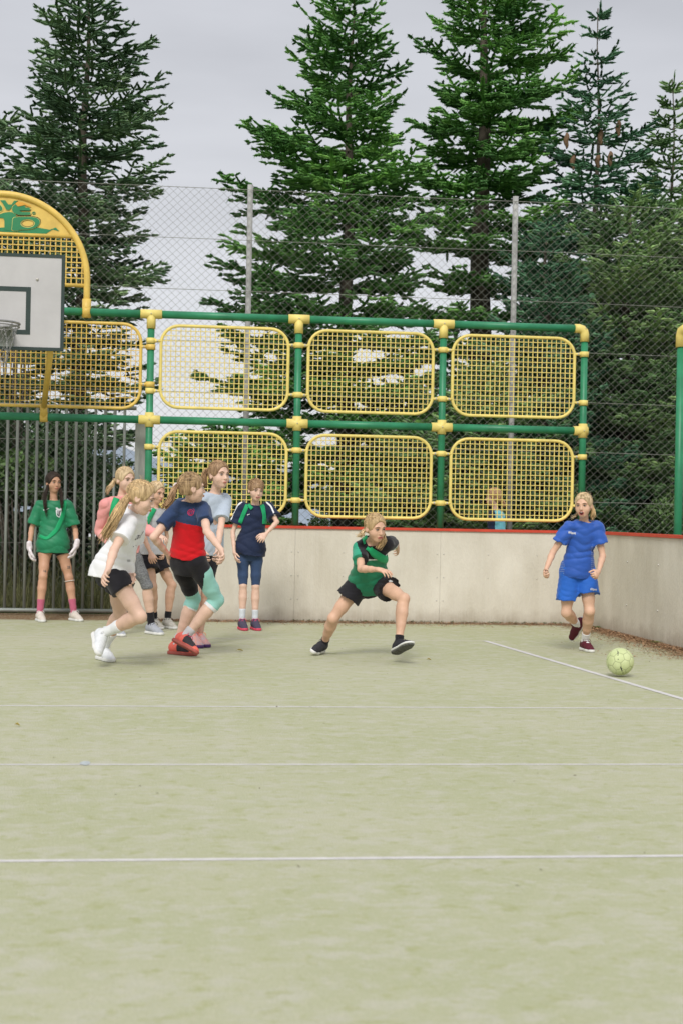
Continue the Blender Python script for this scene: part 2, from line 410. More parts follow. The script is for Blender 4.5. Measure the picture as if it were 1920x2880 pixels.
PZ = [((zat(620, 1449)+zat(1490, 1462))/2, (zat(620, 1219)+zat(1490, 1236))/2), ((zat(620, 1154)+zat(1490, 1168))/2, (zat(620, 922)+zat(1490, 946))/2)]
for lv in (0, 1):
    for i in (1, 2, 3):
        mesh_panel(FX[i]+.105, FX[i+1]-.105, *PZ[lv])
mesh_panel(FX[0]+.12, FX[1]-.10, zat(200, 1144), zat(250, 907), yel)
def clamp(x, z, side, m=yel2):
    g = MB(); g.tube([(x, FYC, z-.028), (x, FYC, z+.028)], .049, 12)
    for s_ in side: g.tube([(x+s_*.04, FYC-.01, z), (x+s_*.11, FYC-.005, z)], [.020, .012], 8)
    o = fp(g, 'clamp', m)
    for s_ in side:
        g = MB(); g.ball((x+s_*.068, FYC-.02, z), .012, 7); fp(g, 'bolt_head', bolt, o)
for i in (1, 2, 3, 4):
    sd = {1: (1,), 2: (-1, 1), 3: (-1, 1), 4: (-1,)}[i]
    for lv in (0, 1):
        a, b_ = PZ[lv]
        for z in (a+.165, b_-.165):
            clamp(FX[i], z, sd)
            if i == 1 and lv == 1: clamp(FX[1], z+(-.065 if z > 2.6 else .065), (-1,), yel)
# right post with elbow, outside the side wall
pe = at(1905, 1518, 13.2); ph = at(1912, 926, 13.2)
sf = empty('ball_stop_post', (pe.x, pe.y, 0), 'green post with a yellow elbow rising behind the side wall at the right edge', 'post')
g = MB(); g.tube([(pe.x, pe.y, .0), (pe.x, pe.y, ph.z-.15)], .040, 14); g.build('post', grn, sf, True, sf.location)
g = MB(); dd = -RWD; dd = RWD
g.tube([Vector((pe.x, pe.y, ph.z-.17)), Vector((pe.x, pe.y, ph.z-.06)), Vector((pe.x, pe.y, ph.z-.02))+dd*.02, Vector((pe.x, pe.y, ph.z))+dd*.06+RWN*.02, Vector((pe.x, pe.y, ph.z))+dd*.12+RWN*.03], .053, 14); g.build('pipe_joint', yel2, sf, True, sf.location)
g = MB(); g.tube([Vector((pe.x, pe.y, ph.z))+dd*.12+RWN*.03, Vector((pe.x, pe.y, ph.z))+dd*2.6+RWN*.3], .042, 14); g.build('rail', grn, sf, True, sf.location)

# ------------------------------------------------------------ arched sign frame on the top rail
XA = at(4, 800, FYC).x; XL = at(244, 860, FYC).x; RA = XL-XA; ZA = at(4, 545, FYC).z-RA*1.0
ar = empty('arched_sign', (XA, FYC, ZT), 'yellow arch with green lettering and yellow mesh above the backboard', 'sign')
def ap(mb, name, m, par=None, smooth=True):
    return mb.build(name, m, ar if par is None else par, smooth=smooth, org=ar.location)
YA = FYC-.012
g = MB(); pts = [(XL, YA, ZT+.05), (XL, YA, (ZT+.05+ZA)/2)]+[(XA+RA*math.cos(PI*k/40), YA, ZA+RA*math.sin(PI*k/40)) for k in range(41)]+[(2*XA-XL, YA, (ZT+.05+ZA)/2), (2*XA-XL, YA, ZT+.05)]
g.tube(pts, .034, 14); ap(g, 'arch_tube', yel)
for x in (XL, 2*XA-XL):
    g = MB(); g.tube([(x, YA, ZT-.06), (x, YA, ZT+.13)], .046, 14); g.tube([(x-.037, YA, ZT), (x+.037, YA, ZT)], .056, 14); ap(g, 'arch_clamp', yel)
zb = at(100, 661, YA).z; zb2 = at(215, 802, YA).z
for z in (zb, zb2):
    k = math.sqrt(max(0, RA*RA-(z-ZA)**2)) if z > ZA else RA
    g = MB(); g.tube([(XA-k+.02, YA, z), (XA+k-.02, YA, z)], .020, 10); ap(g, 'cross_bar', yel)
g = MB(); n = int(2*RA/.0535)
for i in range(1, n):
    x = -RA+2*RA*i/n; k = min(zb, ZA+math.sqrt(max(0, RA*RA-x*x)))
    if k > zb2: g.box((XA+x-.0055, YA-.003, zb2), (XA+x+.0055, YA+.003, k))
z = zb-.05
while z > zb2+.02:
    k = math.sqrt(max(0, RA*RA-(z-ZA)**2)) if z > ZA else RA
    g.box((XA-k, YA-.008, z-.005), (XA+k, YA+.005, z+.005)); z -= .0535
ap(g, 'grid', yel, smooth=False)
sb = MB(); poly = []
a0 = math.asin(min(1, (zb-ZA)/RA))
for k in range(25):
    a = a0+(PI-2*a0)*k/24; poly.append((XA+(RA-.02)*math.cos(a), YA-.004, ZA+(RA-.02)*math.sin(a)))
sb.prism(poly, (0, .012, 0)); board_ = ap(sb, 'sign_board', yel, smooth=False)
sgn = mat('sign_green', (.035, .235, .10), .5, .08, 9); sgd = mat('sign_groove', (.05, .035, .02), .8, .1, 9); sgl = mat('sign_outline', (.62, .56, .16), .5, .08, 9); sor = mat('sign_orange', (.72, .36, .05), .5, .08, 9)
def spoly(pts, m, off, name='letter_shape', th=.004, hole=None):
    P = [at(x*.2126, 500+y*.2126, YA) for x, y in pts]
    bm = bmesh.new(); vs_ = [bm.verts.new((p.x, YA-.004-off, p.z)) for p in P]; es = [bm.edges.new((vs_[i], vs_[(i+1) % len(vs_)])) for i in range(len(vs_))]
    if hole:
        H = [at(x*.2126, 500+y*.2126, YA) for x, y in hole]; hv_ = [bm.verts.new((p.x, YA-.004-off, p.z)) for p in H]
        es += [bm.edges.new((hv_[i], hv_[(i+1) % len(hv_)])) for i in range(len(hv_))]
    bmesh.ops.triangle_fill(bm, edges=es, use_beauty=True)
    r_ = bmesh.ops.extrude_face_region(bm, geom=list(bm.faces)); bmesh.ops.translate(bm, verts=[q for q in r_['geom'] if isinstance(q, bmesh.types.BMVert)], vec=(0, -th, 0))
    bmesh.ops.recalc_face_normals(bm, faces=bm.faces)
    bmesh.ops.translate(bm, verts=bm.verts, vec=-ar.location)
    me = bpy.data.meshes.new(name); bm.to_mesh(me); bm.free(); return link(name, me, m, board_)
def ell(cx_, cy_, rx, ry, n=24, rot=0): return [(cx_+rx*math.cos(2*PI*k/n)*math.cos(rot)-ry*math.sin(2*PI*k/n)*math.sin(rot), cy_+rx*math.cos(2*PI*k/n)*math.sin(rot)+ry*math.sin(2*PI*k/n)*math.cos(rot)) for k in range(n)]
P_out = [(185, 520), (240, 512), (330, 512), (430, 514), (500, 530), (532, 560), (535, 600), (505, 645), (450, 675), (380, 688), (265, 692), (240, 706), (175, 706), (152, 690), (158, 640), (165, 540)]
spoly([(-40, 660), (60, 655), (160, 660), (520, 660), (660, 685), (740, 655), (785, 706), (700, 680), (610, 738), (400, 732), (30, 712), (-40, 706)], sgn, .0005, 'ribbon_band')
spoly([(x+(6 if x > 300 else -8), y-9) for x, y in P_out], sgd, .002, hole=ell(368, 600, 78, 42))
spoly([(-60, 500), (60, 460), (120, 452), (210, 462), (215, 520), (165, 540), (155, 700), (60, 690), (60, 560), (40, 530), (-60, 525)], sgn, .0035)
spoly(P_out, sgl, .005, hole=ell(368, 604, 84, 46)); spoly([(x+(352-x)*.035, y+(606-y)*.06) for x, y in P_out], sgn, .0095, hole=ell(368, 604, 96, 57))
E_out = [(235, 345), (190, 352), (160, 385), (155, 425), (180, 470), (240, 492), (330, 497), (405, 492), (414, 470), (405, 455), (300, 455), (262, 442), (262, 432), (400, 432), (410, 412), (395, 393), (340, 390), (330, 362), (290, 372), (262, 380), (270, 362)]
spoly([(x+4, y+7) for x, y in E_out], sgd, .002); spoly(E_out, sgl, .004); spoly([(x+(270-x)*.05, y+(430-y)*.07) for x, y in E_out], sgn, .0085)
spoly([(205, 345), (235, 318), (300, 325), (350, 345), (410, 372), (395, 388), (330, 358), (285, 372), (240, 380)], sor, .012)
V_out = [(0, 292), (70, 292), (110, 352), (160, 352), (190, 300), (245, 296), (205, 345), (175, 355), (155, 400), (120, 432), (85, 425), (30, 330)]
spoly(V_out, sgl, .002); spoly([(x+(110-x)*.06, y+(360-y)*.08) for x, y in V_out], sgn, .0065)
spoly([(-90, 330), (10, 345), (42, 390), (42, 430), (10, 452), (-90, 462)], sgl, .002); spoly([(-90, 342), (0, 356), (30, 392), (30, 425), (0, 440), (-90, 452)], sgn, .0065)
spoly(ell(450, 466, 24, 20), sgn, .002, hole=ell(450, 466, 18, 14)); spoly([(442, 476), (442, 456), (454, 456), (459, 461), (454, 467), (461, 476), (455, 476), (448, 468), (447, 476)], sgn, .002)

# ------------------------------------------------------------ basketball hoop
BY = 13.72
bx1 = (at(183, 719, BY).x+at(176, 987, BY).x)/2; bzt = at(150, 717, BY).z; bzb = at(140, 985, BY).z; bx0 = bx1-1.2
hp = empty('basketball_hoop', ((bx0+bx1)/2, BY, bzb), 'white basketball backboard with dark border, ring and chain net at the left edge', 'basketball hoop')
def hpart(mb, name, m, par=None, smooth=False): return mb.build(name, m, hp if par is None else par, smooth=smooth, org=hp.location)
bw = mat('board_white', (.50, .49, .49), .55, .06, 3, (1, 1, 1), bump=.0008, bsc=30); bk = mat('board_dark', (.035, .055, .05), .6, .1, 8)
g = MB(); g.box((bx0, BY, bzb), (bx1, BY+.03, bzt)); bd = hpart(g, 'backboard', bw)
def frame_rect(x0, z0, x1, z1, w, y0, y1):
    g = MB(); g.box((x0, y0, z0), (x1, y1, z0+w)); g.box((x0, y0, z1-w), (x1, y1, z1)); g.box((x0, y0, z0+w), (x0+w, y1, z1-w)); g.box((x1-w, y0, z0+w), (x1, y1, z1-w)); return g
hpart(frame_rect(bx0-.004, bzb-.004, bx1+.004, bzt+.004, .03, BY-.006, BY+.034), 'board_border', bk, bd)
sxr = at(86, 870, BY).x; szt = at(60, 806, BY).z; szb = at(60, 940, BY).z; cxm = (bx0+bx1)/2
hpart(frame_rect(2*cxm-sxr, szb, sxr, szt, .044, BY-.003, BY+.001), 'target_square', bk, bd)
for (u, v) in ((105, 785),):
    p = at(u, v, BY)
    for s_ in (1, -1):
        g = MB(); g.ball((cxm+s_*(p.x-cxm), BY-.006, p.z), (.014, .01, .014), 8); hpart(g, 'bolt_head', bolt, bd, True)
steel = mat('ring_steel', (.30, .30, .29), .5, .2, 20, metal=.5); 
rz = at(30, 913, BY-.3).z; rr = .235; ryc = BY-.15-rr
g = MB(); g.tube([(cxm+rr*math.cos(2*PI*k/40), ryc+rr*math.sin(2*PI*k/40), rz) for k in range(40)], .011, 8, closed=True)
g.tube([(cxm+(rr+.0)*math.cos(2*PI*k/40), ryc+rr*math.sin(2*PI*k/40), rz-.028) for k in range(40)], .006, 6, closed=True)
rim = hpart(g, 'ring', steel, smooth=True)
g = MB(); g.box((cxm-.13, BY-.16, rz-.012), (cxm+.13, BY-.008, rz+.004)); g.box((cxm-.13, BY-.012, rz-.17), (cxm+.13, BY-.007, rz+.004))
for s_ in (-1, 1):
    g.prism([(cxm+s_*.13, BY-.008, rz-.16), (cxm+s_*.13, BY-.008, rz-.012), (cxm+s_*.13, BY-.16, rz-.012)], (.008*s_, 0, 0))
hpart(g, 'ring_bracket', galv, rim)
g = MB()
def chain(a, b_, n):
    a = Vector(a); b_ = Vector(b_); d = (b_-a)/n
    for i in range(n):
        c = a+d*(i+.5); t = d.normalized(); s_ = t.cross(Vector((0, 1, 0) if i % 2 else (1, 0, 0))).normalized(); hl = d.length*.62
        g.tube([c+t*hl*math.cos(2*PI*k/8)+s_*hl*.38*math.sin(2*PI*k/8) for k in range(8)], .0019, 4, closed=True)
NC = 10
for k in range(NC):
    A = lambda q, r_, z: (cxm+r_*math.cos(2*PI*q/NC), ryc+r_*math.sin(2*PI*q/NC), z)
    for s_ in (-.5, .5):
        chain(A(k, rr-.005, rz-.012), A(k+s_, rr*.78, rz-.14), 7)
        chain(A(k+s_, rr*.78, rz-.14), A(k, rr*.62, rz-.27), 7)
        chain(A(k, rr*.62, rz-.27), A(k+s_, rr*.50, rz-.38), 6)
hpart(g, 'chain_net', steel, rim)
for s_ in (-1, 1):
    xb = at(141, 985, BY+.1).x; xm = at(124, 1168, FYC).x
    f_ = lambda x: cxm+s_*(x-cxm)
    g = MB(); g.tube([(f_(xb+.015), BY+.06, bzb+.35), (f_(xb), BY+.12, bzb-.02), (f_(xm), FYC-.05, ZM+.09)], .030, 12)
    o = hpart(g, 'brace', yel, smooth=True)
    g = MB(); g.tube([(f_(xm)-.038, FYC, ZM), (f_(xm)+.038, FYC, ZM)], .053, 14); g.tube([(f_(xm), FYC-.01, ZM), (f_(xm), FYC-.075, ZM+.12)], [.042, .036], 12); hpart(g, 'brace_clamp', yel, o, True)
    g = MB(); g.tube([(f_(xb), BY+.035, bzt-.2), (f_(xb), FYC-.02, ZT+.0)], .03, 12); g.tube([(f_(xb)-.038, FYC, ZT), (f_(xb)+.038, FYC, ZT)], .054, 14); hpart(g, 'top_arm', yel, smooth=True)

# ------------------------------------------------------------ grey bar gate at the left
GY = 15.33
gt = empty('bar_gate', (-2.4, GY, 0), 'grey steel gate of upright bars behind the girl in the green shirt', 'gate')
def gp(mb, name, m=galv, smooth=True): return mb.build(name, m, gt, smooth=smooth, org=gt.location)
x = at(75*.2806, 1250, GY).x; step = (at(1247*.2806, 1250, GY).x-x)/12
k = -14
ztop = ZM+.15
while k < 13:
    g = MB(); xx = x+k*step; g.tube([(xx, GY, .07), (xx, GY, ztop)], .0165, 8); gp(g, 'bar'); k += 1
zg = at(150, 1717, GY).z
g = MB(); g.tube([(x-14.5*step, GY-.005, zg), (x+13.2*step, GY-.005, zg)], .022, 10); gp(g, 'bottom_rail')
g = MB(); g.tube([(x-14.5*step, GY-.005, ztop), (x+13.2*step, GY-.005, ztop)], .022, 10); gp(g, 'top_rail')
pa = at(377, 1400, GY-.25).x; pb = at(408, 1400, GY-.25).x
gpost = MB(); gpost.box((pa, GY-.25, -.1), (pb, GY-.13, ZM+.02)); o = gpost.build('gate_post', mat('weathered_post', (.27, .285, .265), .8, .25, 6, (3, 3, .5), bump=.003, bsc=30))
tag(o, 'broad weathered grey post between the bar gate and the green frame', 'post')

# ------------------------------------------------------------ chain-link fence behind
CY = 16.75
fx0, fx1 = -9.0, 12.0
zt = at(1000, 544, CY).z
cf = empty('chain_link_fence', (1, CY, 0), 'tall chain-link fence on grey posts in front of the conifers', 'fence')
wirem = mat('fence_wire', (.27, .275, .24), .6, .15, 20, metal=.3)
postm = mat('fence_post_grey', (.36, .36, .345), .75, .28, 5, (2, 2, .6), bump=.002, bsc=40)
cell = 23.4*CY/4000.; V = []; F = []; rw_ = .0019
def wire_strip(p0, p1, off):
    # zigzag-woven wire as a thin square tube
    n = max(2, int(abs(p1[1]-p0[1])/(cell/2))); t = np.linspace(0, 1, n+1)
    x = p0[0]+(p1[0]-p0[0])*t; z = p0[1]+(p1[1]-p0[1])*t; y = CY+off*np.where(np.arange(n+1) % 2, 1, -1)
    b = sum(len(a) for a in V); r_ = []
    for dx, dy in ((rw_*1.2, 0), (0, rw_*1.2), (-rw_*1.2, 0), (0, -rw_*1.2)): r_.append(np.stack([x+dx, y+dy, z], 1))
    A = np.stack(r_, 1).reshape(-1, 3); V.append(A)
    i = np.arange(n)[:, None]*4; k = np.arange(4)[None]; l = (k+1) % 4
    F.append((np.stack([i+k, i+l, i+4+l, i+4+k], 2).reshape(-1, 4))+b)
nb = int((fx1-fx0)/cell); hh = zt-.02; asp = .94
for i in range(-int(hh/cell/asp)-2, nb+2):
    for s_ in (1, -1):
        xa = fx0+i*cell if s_ > 0 else fx0+i*cell+hh/asp
        xb = xa+s_*hh/asp; za, zb_ = .05, zt
        if xa < fx0 or xa > fx1:
            lim = fx0 if xa < fx0 else fx1
            if (xb-xa) == 0: continue
            t_ = (lim-xa)/(xb-xa)
            if t_ < 0 or t_ > 1: continue
            za = .05+(zt-.05)*t_; xa = lim
        if xb < fx0 or xb > fx1:
            lim = fx0 if xb < fx0 else fx1; t_ = (lim-xa)/(xb-xa)
            if t_ < 0 or t_ > 1: continue
            zb_ = za+(zb_-za)*t_; xb = lim
        if zb_-za > .08: wire_strip((xa, za), (xb, zb_), .004)
me = np_mesh('mesh_wires', np.concatenate(V)-np.array(cf.location), np.concatenate(F)); link('mesh_wires', me, wirem, cf)
px0 = at(698, 900, CY).x; px1 = at(1445, 900, CY).x; dpx = px1-px0
for k in range(-2, 3):
    xx = px0+k*dpx; g = MB(); g.tube([(xx, CY+.045, 0), (xx, CY+.045, zt+.06)], .034, 10); g.build('fence_post', postm, cf, True, cf.location)
for z in [zt-.005]+[zt-.60*k for k in range(1, 9)]:
    g = MB(); n = 14; g.tube([(fx0+(fx1-fx0)*i/n, CY-.006, z-.012*math.sin(i*1.7)**2) for i in range(n+1)], .0035, 5); g.build('tension_wire', wirem, cf, True, cf.location)

# ------------------------------------------------------------ conifers
def brush(A, B, w, rg, droop=None):
    """needle-covered shoots: two crossed blades and needle tufts, all numpy. returns V,F(quads)"""
    d = B-A; L_ = np.linalg.norm(d, axis=1, keepdims=True)+1e-6; u = d/L_
    ref = np.tile([0, 0, 1.], (len(A), 1)); v = np.cross(u, ref); v /= np.linalg.norm(v, axis=1, keepdims=True)+1e-6
    q = np.cross(v, u); n = len(A); w = w[:, None]
    m1 = A+d*.28; m2 = A+d*.72
    parts = []
    for ax in (v, q):
        parts.append(np.stack([A, m1+ax*w, B+u*w*.9, m1-ax*w*.95], 1))
        parts.append(np.stack([m1-u*w*.2, m2+ax*w*.85, B+u*w*.6, m2-ax*w*.85], 1))
    for k in range(3):                     # needle tufts, forward-pointing
        a = rg.uniform(0, 2*np.pi, (n, 1)); t = rg.uniform(.1, .95, (n, 1)); o = A+d*t; s_ = v*np.cos(a)+q*np.sin(a)
        parts.append(np.stack([o, o+u*w*.5+s_*w*.7, o+u*w*1.1+s_*w*1.75, o+u*w*.8+s_*w*.5], 1))
    P = np.stack(parts, 1)                  # n,7,4,3
    V = P.reshape(-1, 3); F = np.arange(len(V)).reshape(-1, 4)
    return V, F, P.shape[1]
def needle_mat(name, c, c2):
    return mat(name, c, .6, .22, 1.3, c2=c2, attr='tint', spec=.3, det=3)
barkm = mat('conifer_bark', (.10, .085, .065), .95, .35, 9, (1, 1, .3), bump=.01, bsc=30)
conem = mat('cone_brown', (.17, .105, .06), .8, .3, 40, bump=.01, bsc=60)
def conifer(x, y, H, prof, h0, seed, m, label, dens=1., wid=.029, trunk_r=.17, top_gap=.42, low_gap=.28, lift=.0, nbr=6, cat='tree', sub=.125, bare=None, side=None):
    rg = np.random.default_rng(seed); root = empty('conifer', (x, y, -.1), label, cat, 'conifers behind the chain-link fence')
    g = MB(); n = 16
    g.tube([(x+.03*math.sin(i*1.1+seed), y+.03*math.cos(i*.9+seed), -.1+H*i/n) for i in range(n+1)], [max(.009, trunk_r*(1-i/n)**.85) for i in range(n+1)], 9)
    A, B, Wd, T = [], [], [], []; br = MB()
    h = h0
    while h < H-.05:
        t = h/H
        Lh = np.interp(h, [p[0] for p in prof], [p[1] for p in prof])
        nb_ = nbr if t < .93 else 4
        a0 = rg.uniform(0, 2*np.pi)
        for b_ in range(nb_):
            az = a0+2*np.pi*b_/nb_+rg.normal(0, .22); L0 = Lh*rg.uniform(.66, 1.12)
            if side: L0 *= 1+side*math.cos(az)
            el_ = np.interp(t, [0, .35, .7, .92, 1], [-.18, -.02, .22, .62, .95])+rg.normal(0, .10)+lift
            hd = np.array([math.cos(az), math.sin(az), 0]); sd_ = np.array([-math.sin(az), math.cos(az), 0])
            ns = max(3, int(L0/.15*dens)); ts = np.linspace(0, 1, ns+1)
            out = ts*L0*math.cos(el_); zz = ts*L0*math.sin(el_)-.16*L0*ts*(1-ts)*1.3+.10*L0*ts**3*(1 if t < .8 else .3)
            P = np.array([x, y, h])+out[:, None]*hd+np.array([0, 0, 1])*zz[:, None]+sd_*(.05*L0*np.sin(ts*5+rg.uniform(0, 6)))[:, None]
            br.tube([tuple(p) for p in P[::max(1, ns//4)]], [max(.003, .009*L0*.5*(1-.85*q)) for q in ts[::max(1, ns//4)]], 5, cap=False)
            start = .12 if bare is None else bare
            tone = rg.uniform(.65, 1.30)
            for i in range(ns):
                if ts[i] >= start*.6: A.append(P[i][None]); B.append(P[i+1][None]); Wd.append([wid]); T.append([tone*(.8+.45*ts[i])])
            for i in range(1, ns+1):
                if ts[i] < start or rg.random() < .06: continue
                lat = min(.95, .48*L0)*(1-ts[i])**.75*rg.uniform(.65, 1.15)+.12
                for s_ in (1, -1):
                    if rg.random() < .07: continue
                    an = s_*rg.uniform(.72, 1.05); dr = hd*math.cos(an)+sd_*math.sin(an); up = rg.normal(.02, .13)+(.18 if t > .7 else -.02)
                    k = max(1, int(lat/sub)); q = np.linspace(0, 1, k+1)[:, None]
                    LP = P[i]+dr*lat*q+np.array([0, 0, 1.])*(up*lat*q+.07*lat*q*q*2-.05*lat*q)
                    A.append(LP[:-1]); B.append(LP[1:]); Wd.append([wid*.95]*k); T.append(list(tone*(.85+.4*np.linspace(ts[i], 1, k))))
                    if k > 1:
                        side_ = np.cross(dr, [0, 0, 1.]); nn = k-1 if k > 2 else k
                        for s2 in (1, -1):
                            base = LP[1:1+nn]; a2 = rg.uniform(.6, 1.0, (nn, 1)); sl = np.clip(lat*.42*(1-q[1:1+nn])+.11, .11, .28)*rg.uniform(.7, 1.2, (nn, 1))
                            dd_ = dr*np.cos(a2)+side_*s2*np.sin(a2)+np.array([0, 0, 1.])*rg.normal(.06, .2, (nn, 1))
                            A.append(base); B.append(base+dd_*sl); Wd.append([wid*.9]*nn); T.append(list(tone*rg.uniform(.85, 1.35, nn)))
        h += (low_gap+(top_gap-low_gap)*t**2)*rg.uniform(.8, 1.2)/max(.6, dens)
    # leader
    A.append(np.array([[x, y, H-.6], [x, y, H-.3]])); B.append(np.array([[x, y, H-.28], [x+.02, y, H+.05]])); Wd.append([wid, wid*.9]); T.append([1, 1.1])
    A = np.concatenate(A); B = np.concatenate(B); Wd = np.concatenate([np.array(w) for w in Wd])*rg.uniform(.8, 1.25, len(A)); T = np.concatenate([np.array(q) for q in T])*rg.uniform(.8, 1.2, len(A))
    V_, F_, kq = brush(A, B, Wd, rg); loc = np.array([x, y, -.1])
    me = np_mesh('crown', V_-loc, F_); ca = me.color_attributes.new('tint', 'FLOAT_COLOR', 'POINT')
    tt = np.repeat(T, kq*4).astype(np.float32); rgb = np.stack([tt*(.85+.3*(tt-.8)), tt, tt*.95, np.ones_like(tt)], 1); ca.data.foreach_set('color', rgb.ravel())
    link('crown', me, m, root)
    g.v += []; off = len(g.v); g.v += br.v; g.f += [tuple(i+off for i in q) for q in br.f]; g.mi += br.mi
    g.build('trunk', barkm, root, True, (x, y, -.1))
    return root, len(A)
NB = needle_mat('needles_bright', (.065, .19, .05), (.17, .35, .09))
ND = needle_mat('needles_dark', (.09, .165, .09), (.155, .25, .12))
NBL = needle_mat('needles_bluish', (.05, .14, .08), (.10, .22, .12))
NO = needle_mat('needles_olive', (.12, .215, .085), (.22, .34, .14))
def tr(u, vtop, Y, prof, h0, seed, m, label, **k):
    p = at(u, vtop, Y); mp_ = (at(u, 800, Y).z-at(u, 900, Y).z)/100
    pr = sorted([(at(u, v, Y).z, r*mp_) for v, r in prof])
    return conifer(at(u, 1000, Y).x, Y, p.z+.1, pr, h0, seed, m, label, **k)
cnt = 0
T = []
T.append(tr(227, -70, 20.0, [(-70, 25), (60, 120), (200, 200), (400, 240), (600, 235), (760, 230), (900, 200), (1100, 190), (1400, 200)], .5, 11, ND, 'dark conifer behind the basketball backboard, leftmost of the tall ones', wid=.025, low_gap=.27, nbr=7))
T.append(tr(972, -40, 20.5, [(-40, 25), (50, 92), (180, 170), (330, 220), (450, 262), (560, 305), (800, 335), (960, 330), (1100, 370), (1400, 380)], .4, 22, NB, 'bright green conifer between the two grey fence posts, its tip cut by the top', nbr=7, low_gap=.42, top_gap=.31, side=-.2))
T.append(tr(1346, -190, 21.6, [(-190, 30), (-40, 130), (60, 200), (200, 232), (400, 240), (560, 262), (700, 265), (860, 225), (1000, 250), (1400, 280)], .4, 33, NB, 'tallest dense green conifer with a thick dark trunk, its top out of frame', trunk_r=.26, wid=.032, nbr=7, low_gap=.55, top_gap=.33, side=.1))
T.append(tr(1667, 22, 21.0, [(22, 20), (120, 45), (245, 100), (365, 140), (500, 185), (700, 190), (900, 230), (1400, 260)], .4, 44, NBL, 'slender bluish conifer with an open spiky top and hanging cones', wid=.024, trunk_r=.09, nbr=5, top_gap=.31, low_gap=.29, dens=1.0))
T.append(tr(1879, 220, 22.0, [(220, 20), (350, 60), (450, 105), (560, 140), (700, 185), (900, 250), (1400, 260)], .4, 55, NO, 'thin pale green conifer with a bare pointed top near the right edge', wid=.023, trunk_r=.08, nbr=6, top_gap=.27, dens=1.0))
T.append(tr(1760, 585, 19.6, [(585, 60), (700, 190), (850, 260), (1050, 300), (1400, 330)], .2, 66, NO, 'broad olive conifer filling the space behind the upper right of the fence', nbr=7, low_gap=.27, top_gap=.30))
T.append(tr(1530, 640, 19.0, [(640, 40), (760, 110), (900, 170), (1100, 230), (1400, 300)], .2, 77, NBL, 'bushy bluish conifer behind the second grey fence post', nbr=7, low_gap=.27, top_gap=.30))
T.append(tr(2010, 560, 19.2, [(560, 60), (700, 170), (900, 250), (1400, 330)], .2, 88, NO, 'olive conifer cut off by the right edge of the photo', nbr=7, low_gap=.28, top_gap=.30))
T.append(tr(1130, 1130, 22.6, [(1130, 60), (1220, 220), (1400, 280)], .1, 99, ND, 'low dark conifer between the trunks of the two tallest trees', nbr=7, low_gap=.22, top_gap=.24))
T.append(tr(620, 1235, 19.4, [(1235, 60), (1300, 170), (1420, 240)], .1, 101, NB, 'low green conifer behind the lower left mesh panel', nbr=7, low_gap=.2, top_gap=.2, sub=.09))
T.append(tr(1340, 1050, 18.4, [(1050, 60), (1200, 220), (1400, 330)], .05, 102, NO, 'low olive conifer behind the lower right mesh panel', nbr=8, low_gap=.2, top_gap=.22))
T.append(tr(-110, 250, 21.0, [(250, 60), (400, 180), (700, 240), (1400, 300)], .3, 103, ND, 'dark conifer mostly cut off by the left edge of the photo', nbr=6, low_gap=.26))
print('SHOOTS', sum(t[1] for t in T))
r4 = T[3][0]
for (u, v) in ((1592, 395), (1688, 385), (1738, 360), (1680, 452), (1715, 447), (1610, 455)):
    p = at(u, v, 20.6); g = MB(); q = Vector((p.x, p.y, p.z)); n = 9
    g.tube([q+Vector((.01*math.sin(i), 0, .12-.24*i/n)) for i in range(n+1)], [.012, .028, .036, .040, .040, .038, .034, .028, .02, .008], 9)
    g.build('cone', conem, r4, True, r4.location)
# leafy shrubs
def leafy(x, y, w, d, z0, z1, n, m, label, seed, leaf=.05, name='shrub', grp=None):
    rg = np.random.default_rng(seed); root = empty(name, (x, y, 0), label, 'shrub', grp)
    k = 26; C = np.stack([rg.uniform(-w, w, k), rg.uniform(-d, d, k), rg.uniform(z0, z1, k)], 1); Rr = rg.uniform(.18, .42, k)*(z1-z0)*.42
    i = rg.integers(0, k, n); dr = rg.normal(size=(n, 3)); dr /= np.linalg.norm(dr, axis=1, keepdims=True)
    P = C[i]+dr*(Rr[i]*rg.uniform(.45, 1.08, n))[:, None]; P[:, 2] = np.abs(P[:, 2])+.03
    a = rg.normal(size=(n, 3)); a[:, 2] -= .3; a /= np.linalg.norm(a, axis=1, keepdims=True); b_ = np.cross(a, rg.normal(size=(n, 3))); b_ /= np.linalg.norm(b_, axis=1, keepdims=True)
    L_ = (leaf*rg.uniform(.6, 1.4, n))[:, None]; V = np.stack([P, P+a*L_*.5+b_*L_*.26, P+a*L_, P+a*L_*.5-b_*L_*.26], 1).reshape(-1, 3)
    me = np_mesh('foliage', V, np.arange(4*n).reshape(n, 4)); ca = me.color_attributes.new('tint', 'FLOAT_COLOR', 'POINT')
    tt = np.repeat((rg.uniform(.75, 1.25, k)[i])*rg.uniform(.7, 1.35, n), 4).astype(np.float32); ca.data.foreach_set('color', np.stack([tt, tt, tt, np.ones_like(tt)], 1).ravel())
    link('foliage', me, m, root)
    g = MB()
    for q in range(16):
        c = C[rg.integers(0, k)]; b0 = Vector((c[0]*.5+rg.normal(0, .06), c[1]*.5, 0)); e = Vector(c); g.tube([b0, b0.lerp(e, .5)+Vector((rg.normal(0, .06), rg.normal(0, .05), .08)), e], [.018, .012, .005], 5)
    g.build('stem', barkm, root, True)
LM = needle_mat('leaf_dark', (.030, .065, .028), (.07, .13, .05))
LM2 = needle_mat('leaf_mid', (.06, .12, .035), (.12, .20, .065))
def xx(u, Y): return at(u, 1440, Y).x
leafy(xx(20, 17.7), 17.9, .9, .35, .1, 2.3, 26000, LM, 'dark leafy shrub behind the left end of the bar gate', 1)
leafy(xx(250, 17.9), 18.0, .75, .35, .1, 1.9, 24000, LM, 'dark leafy shrub behind the bars beside the weathered grey post', 2, .042)
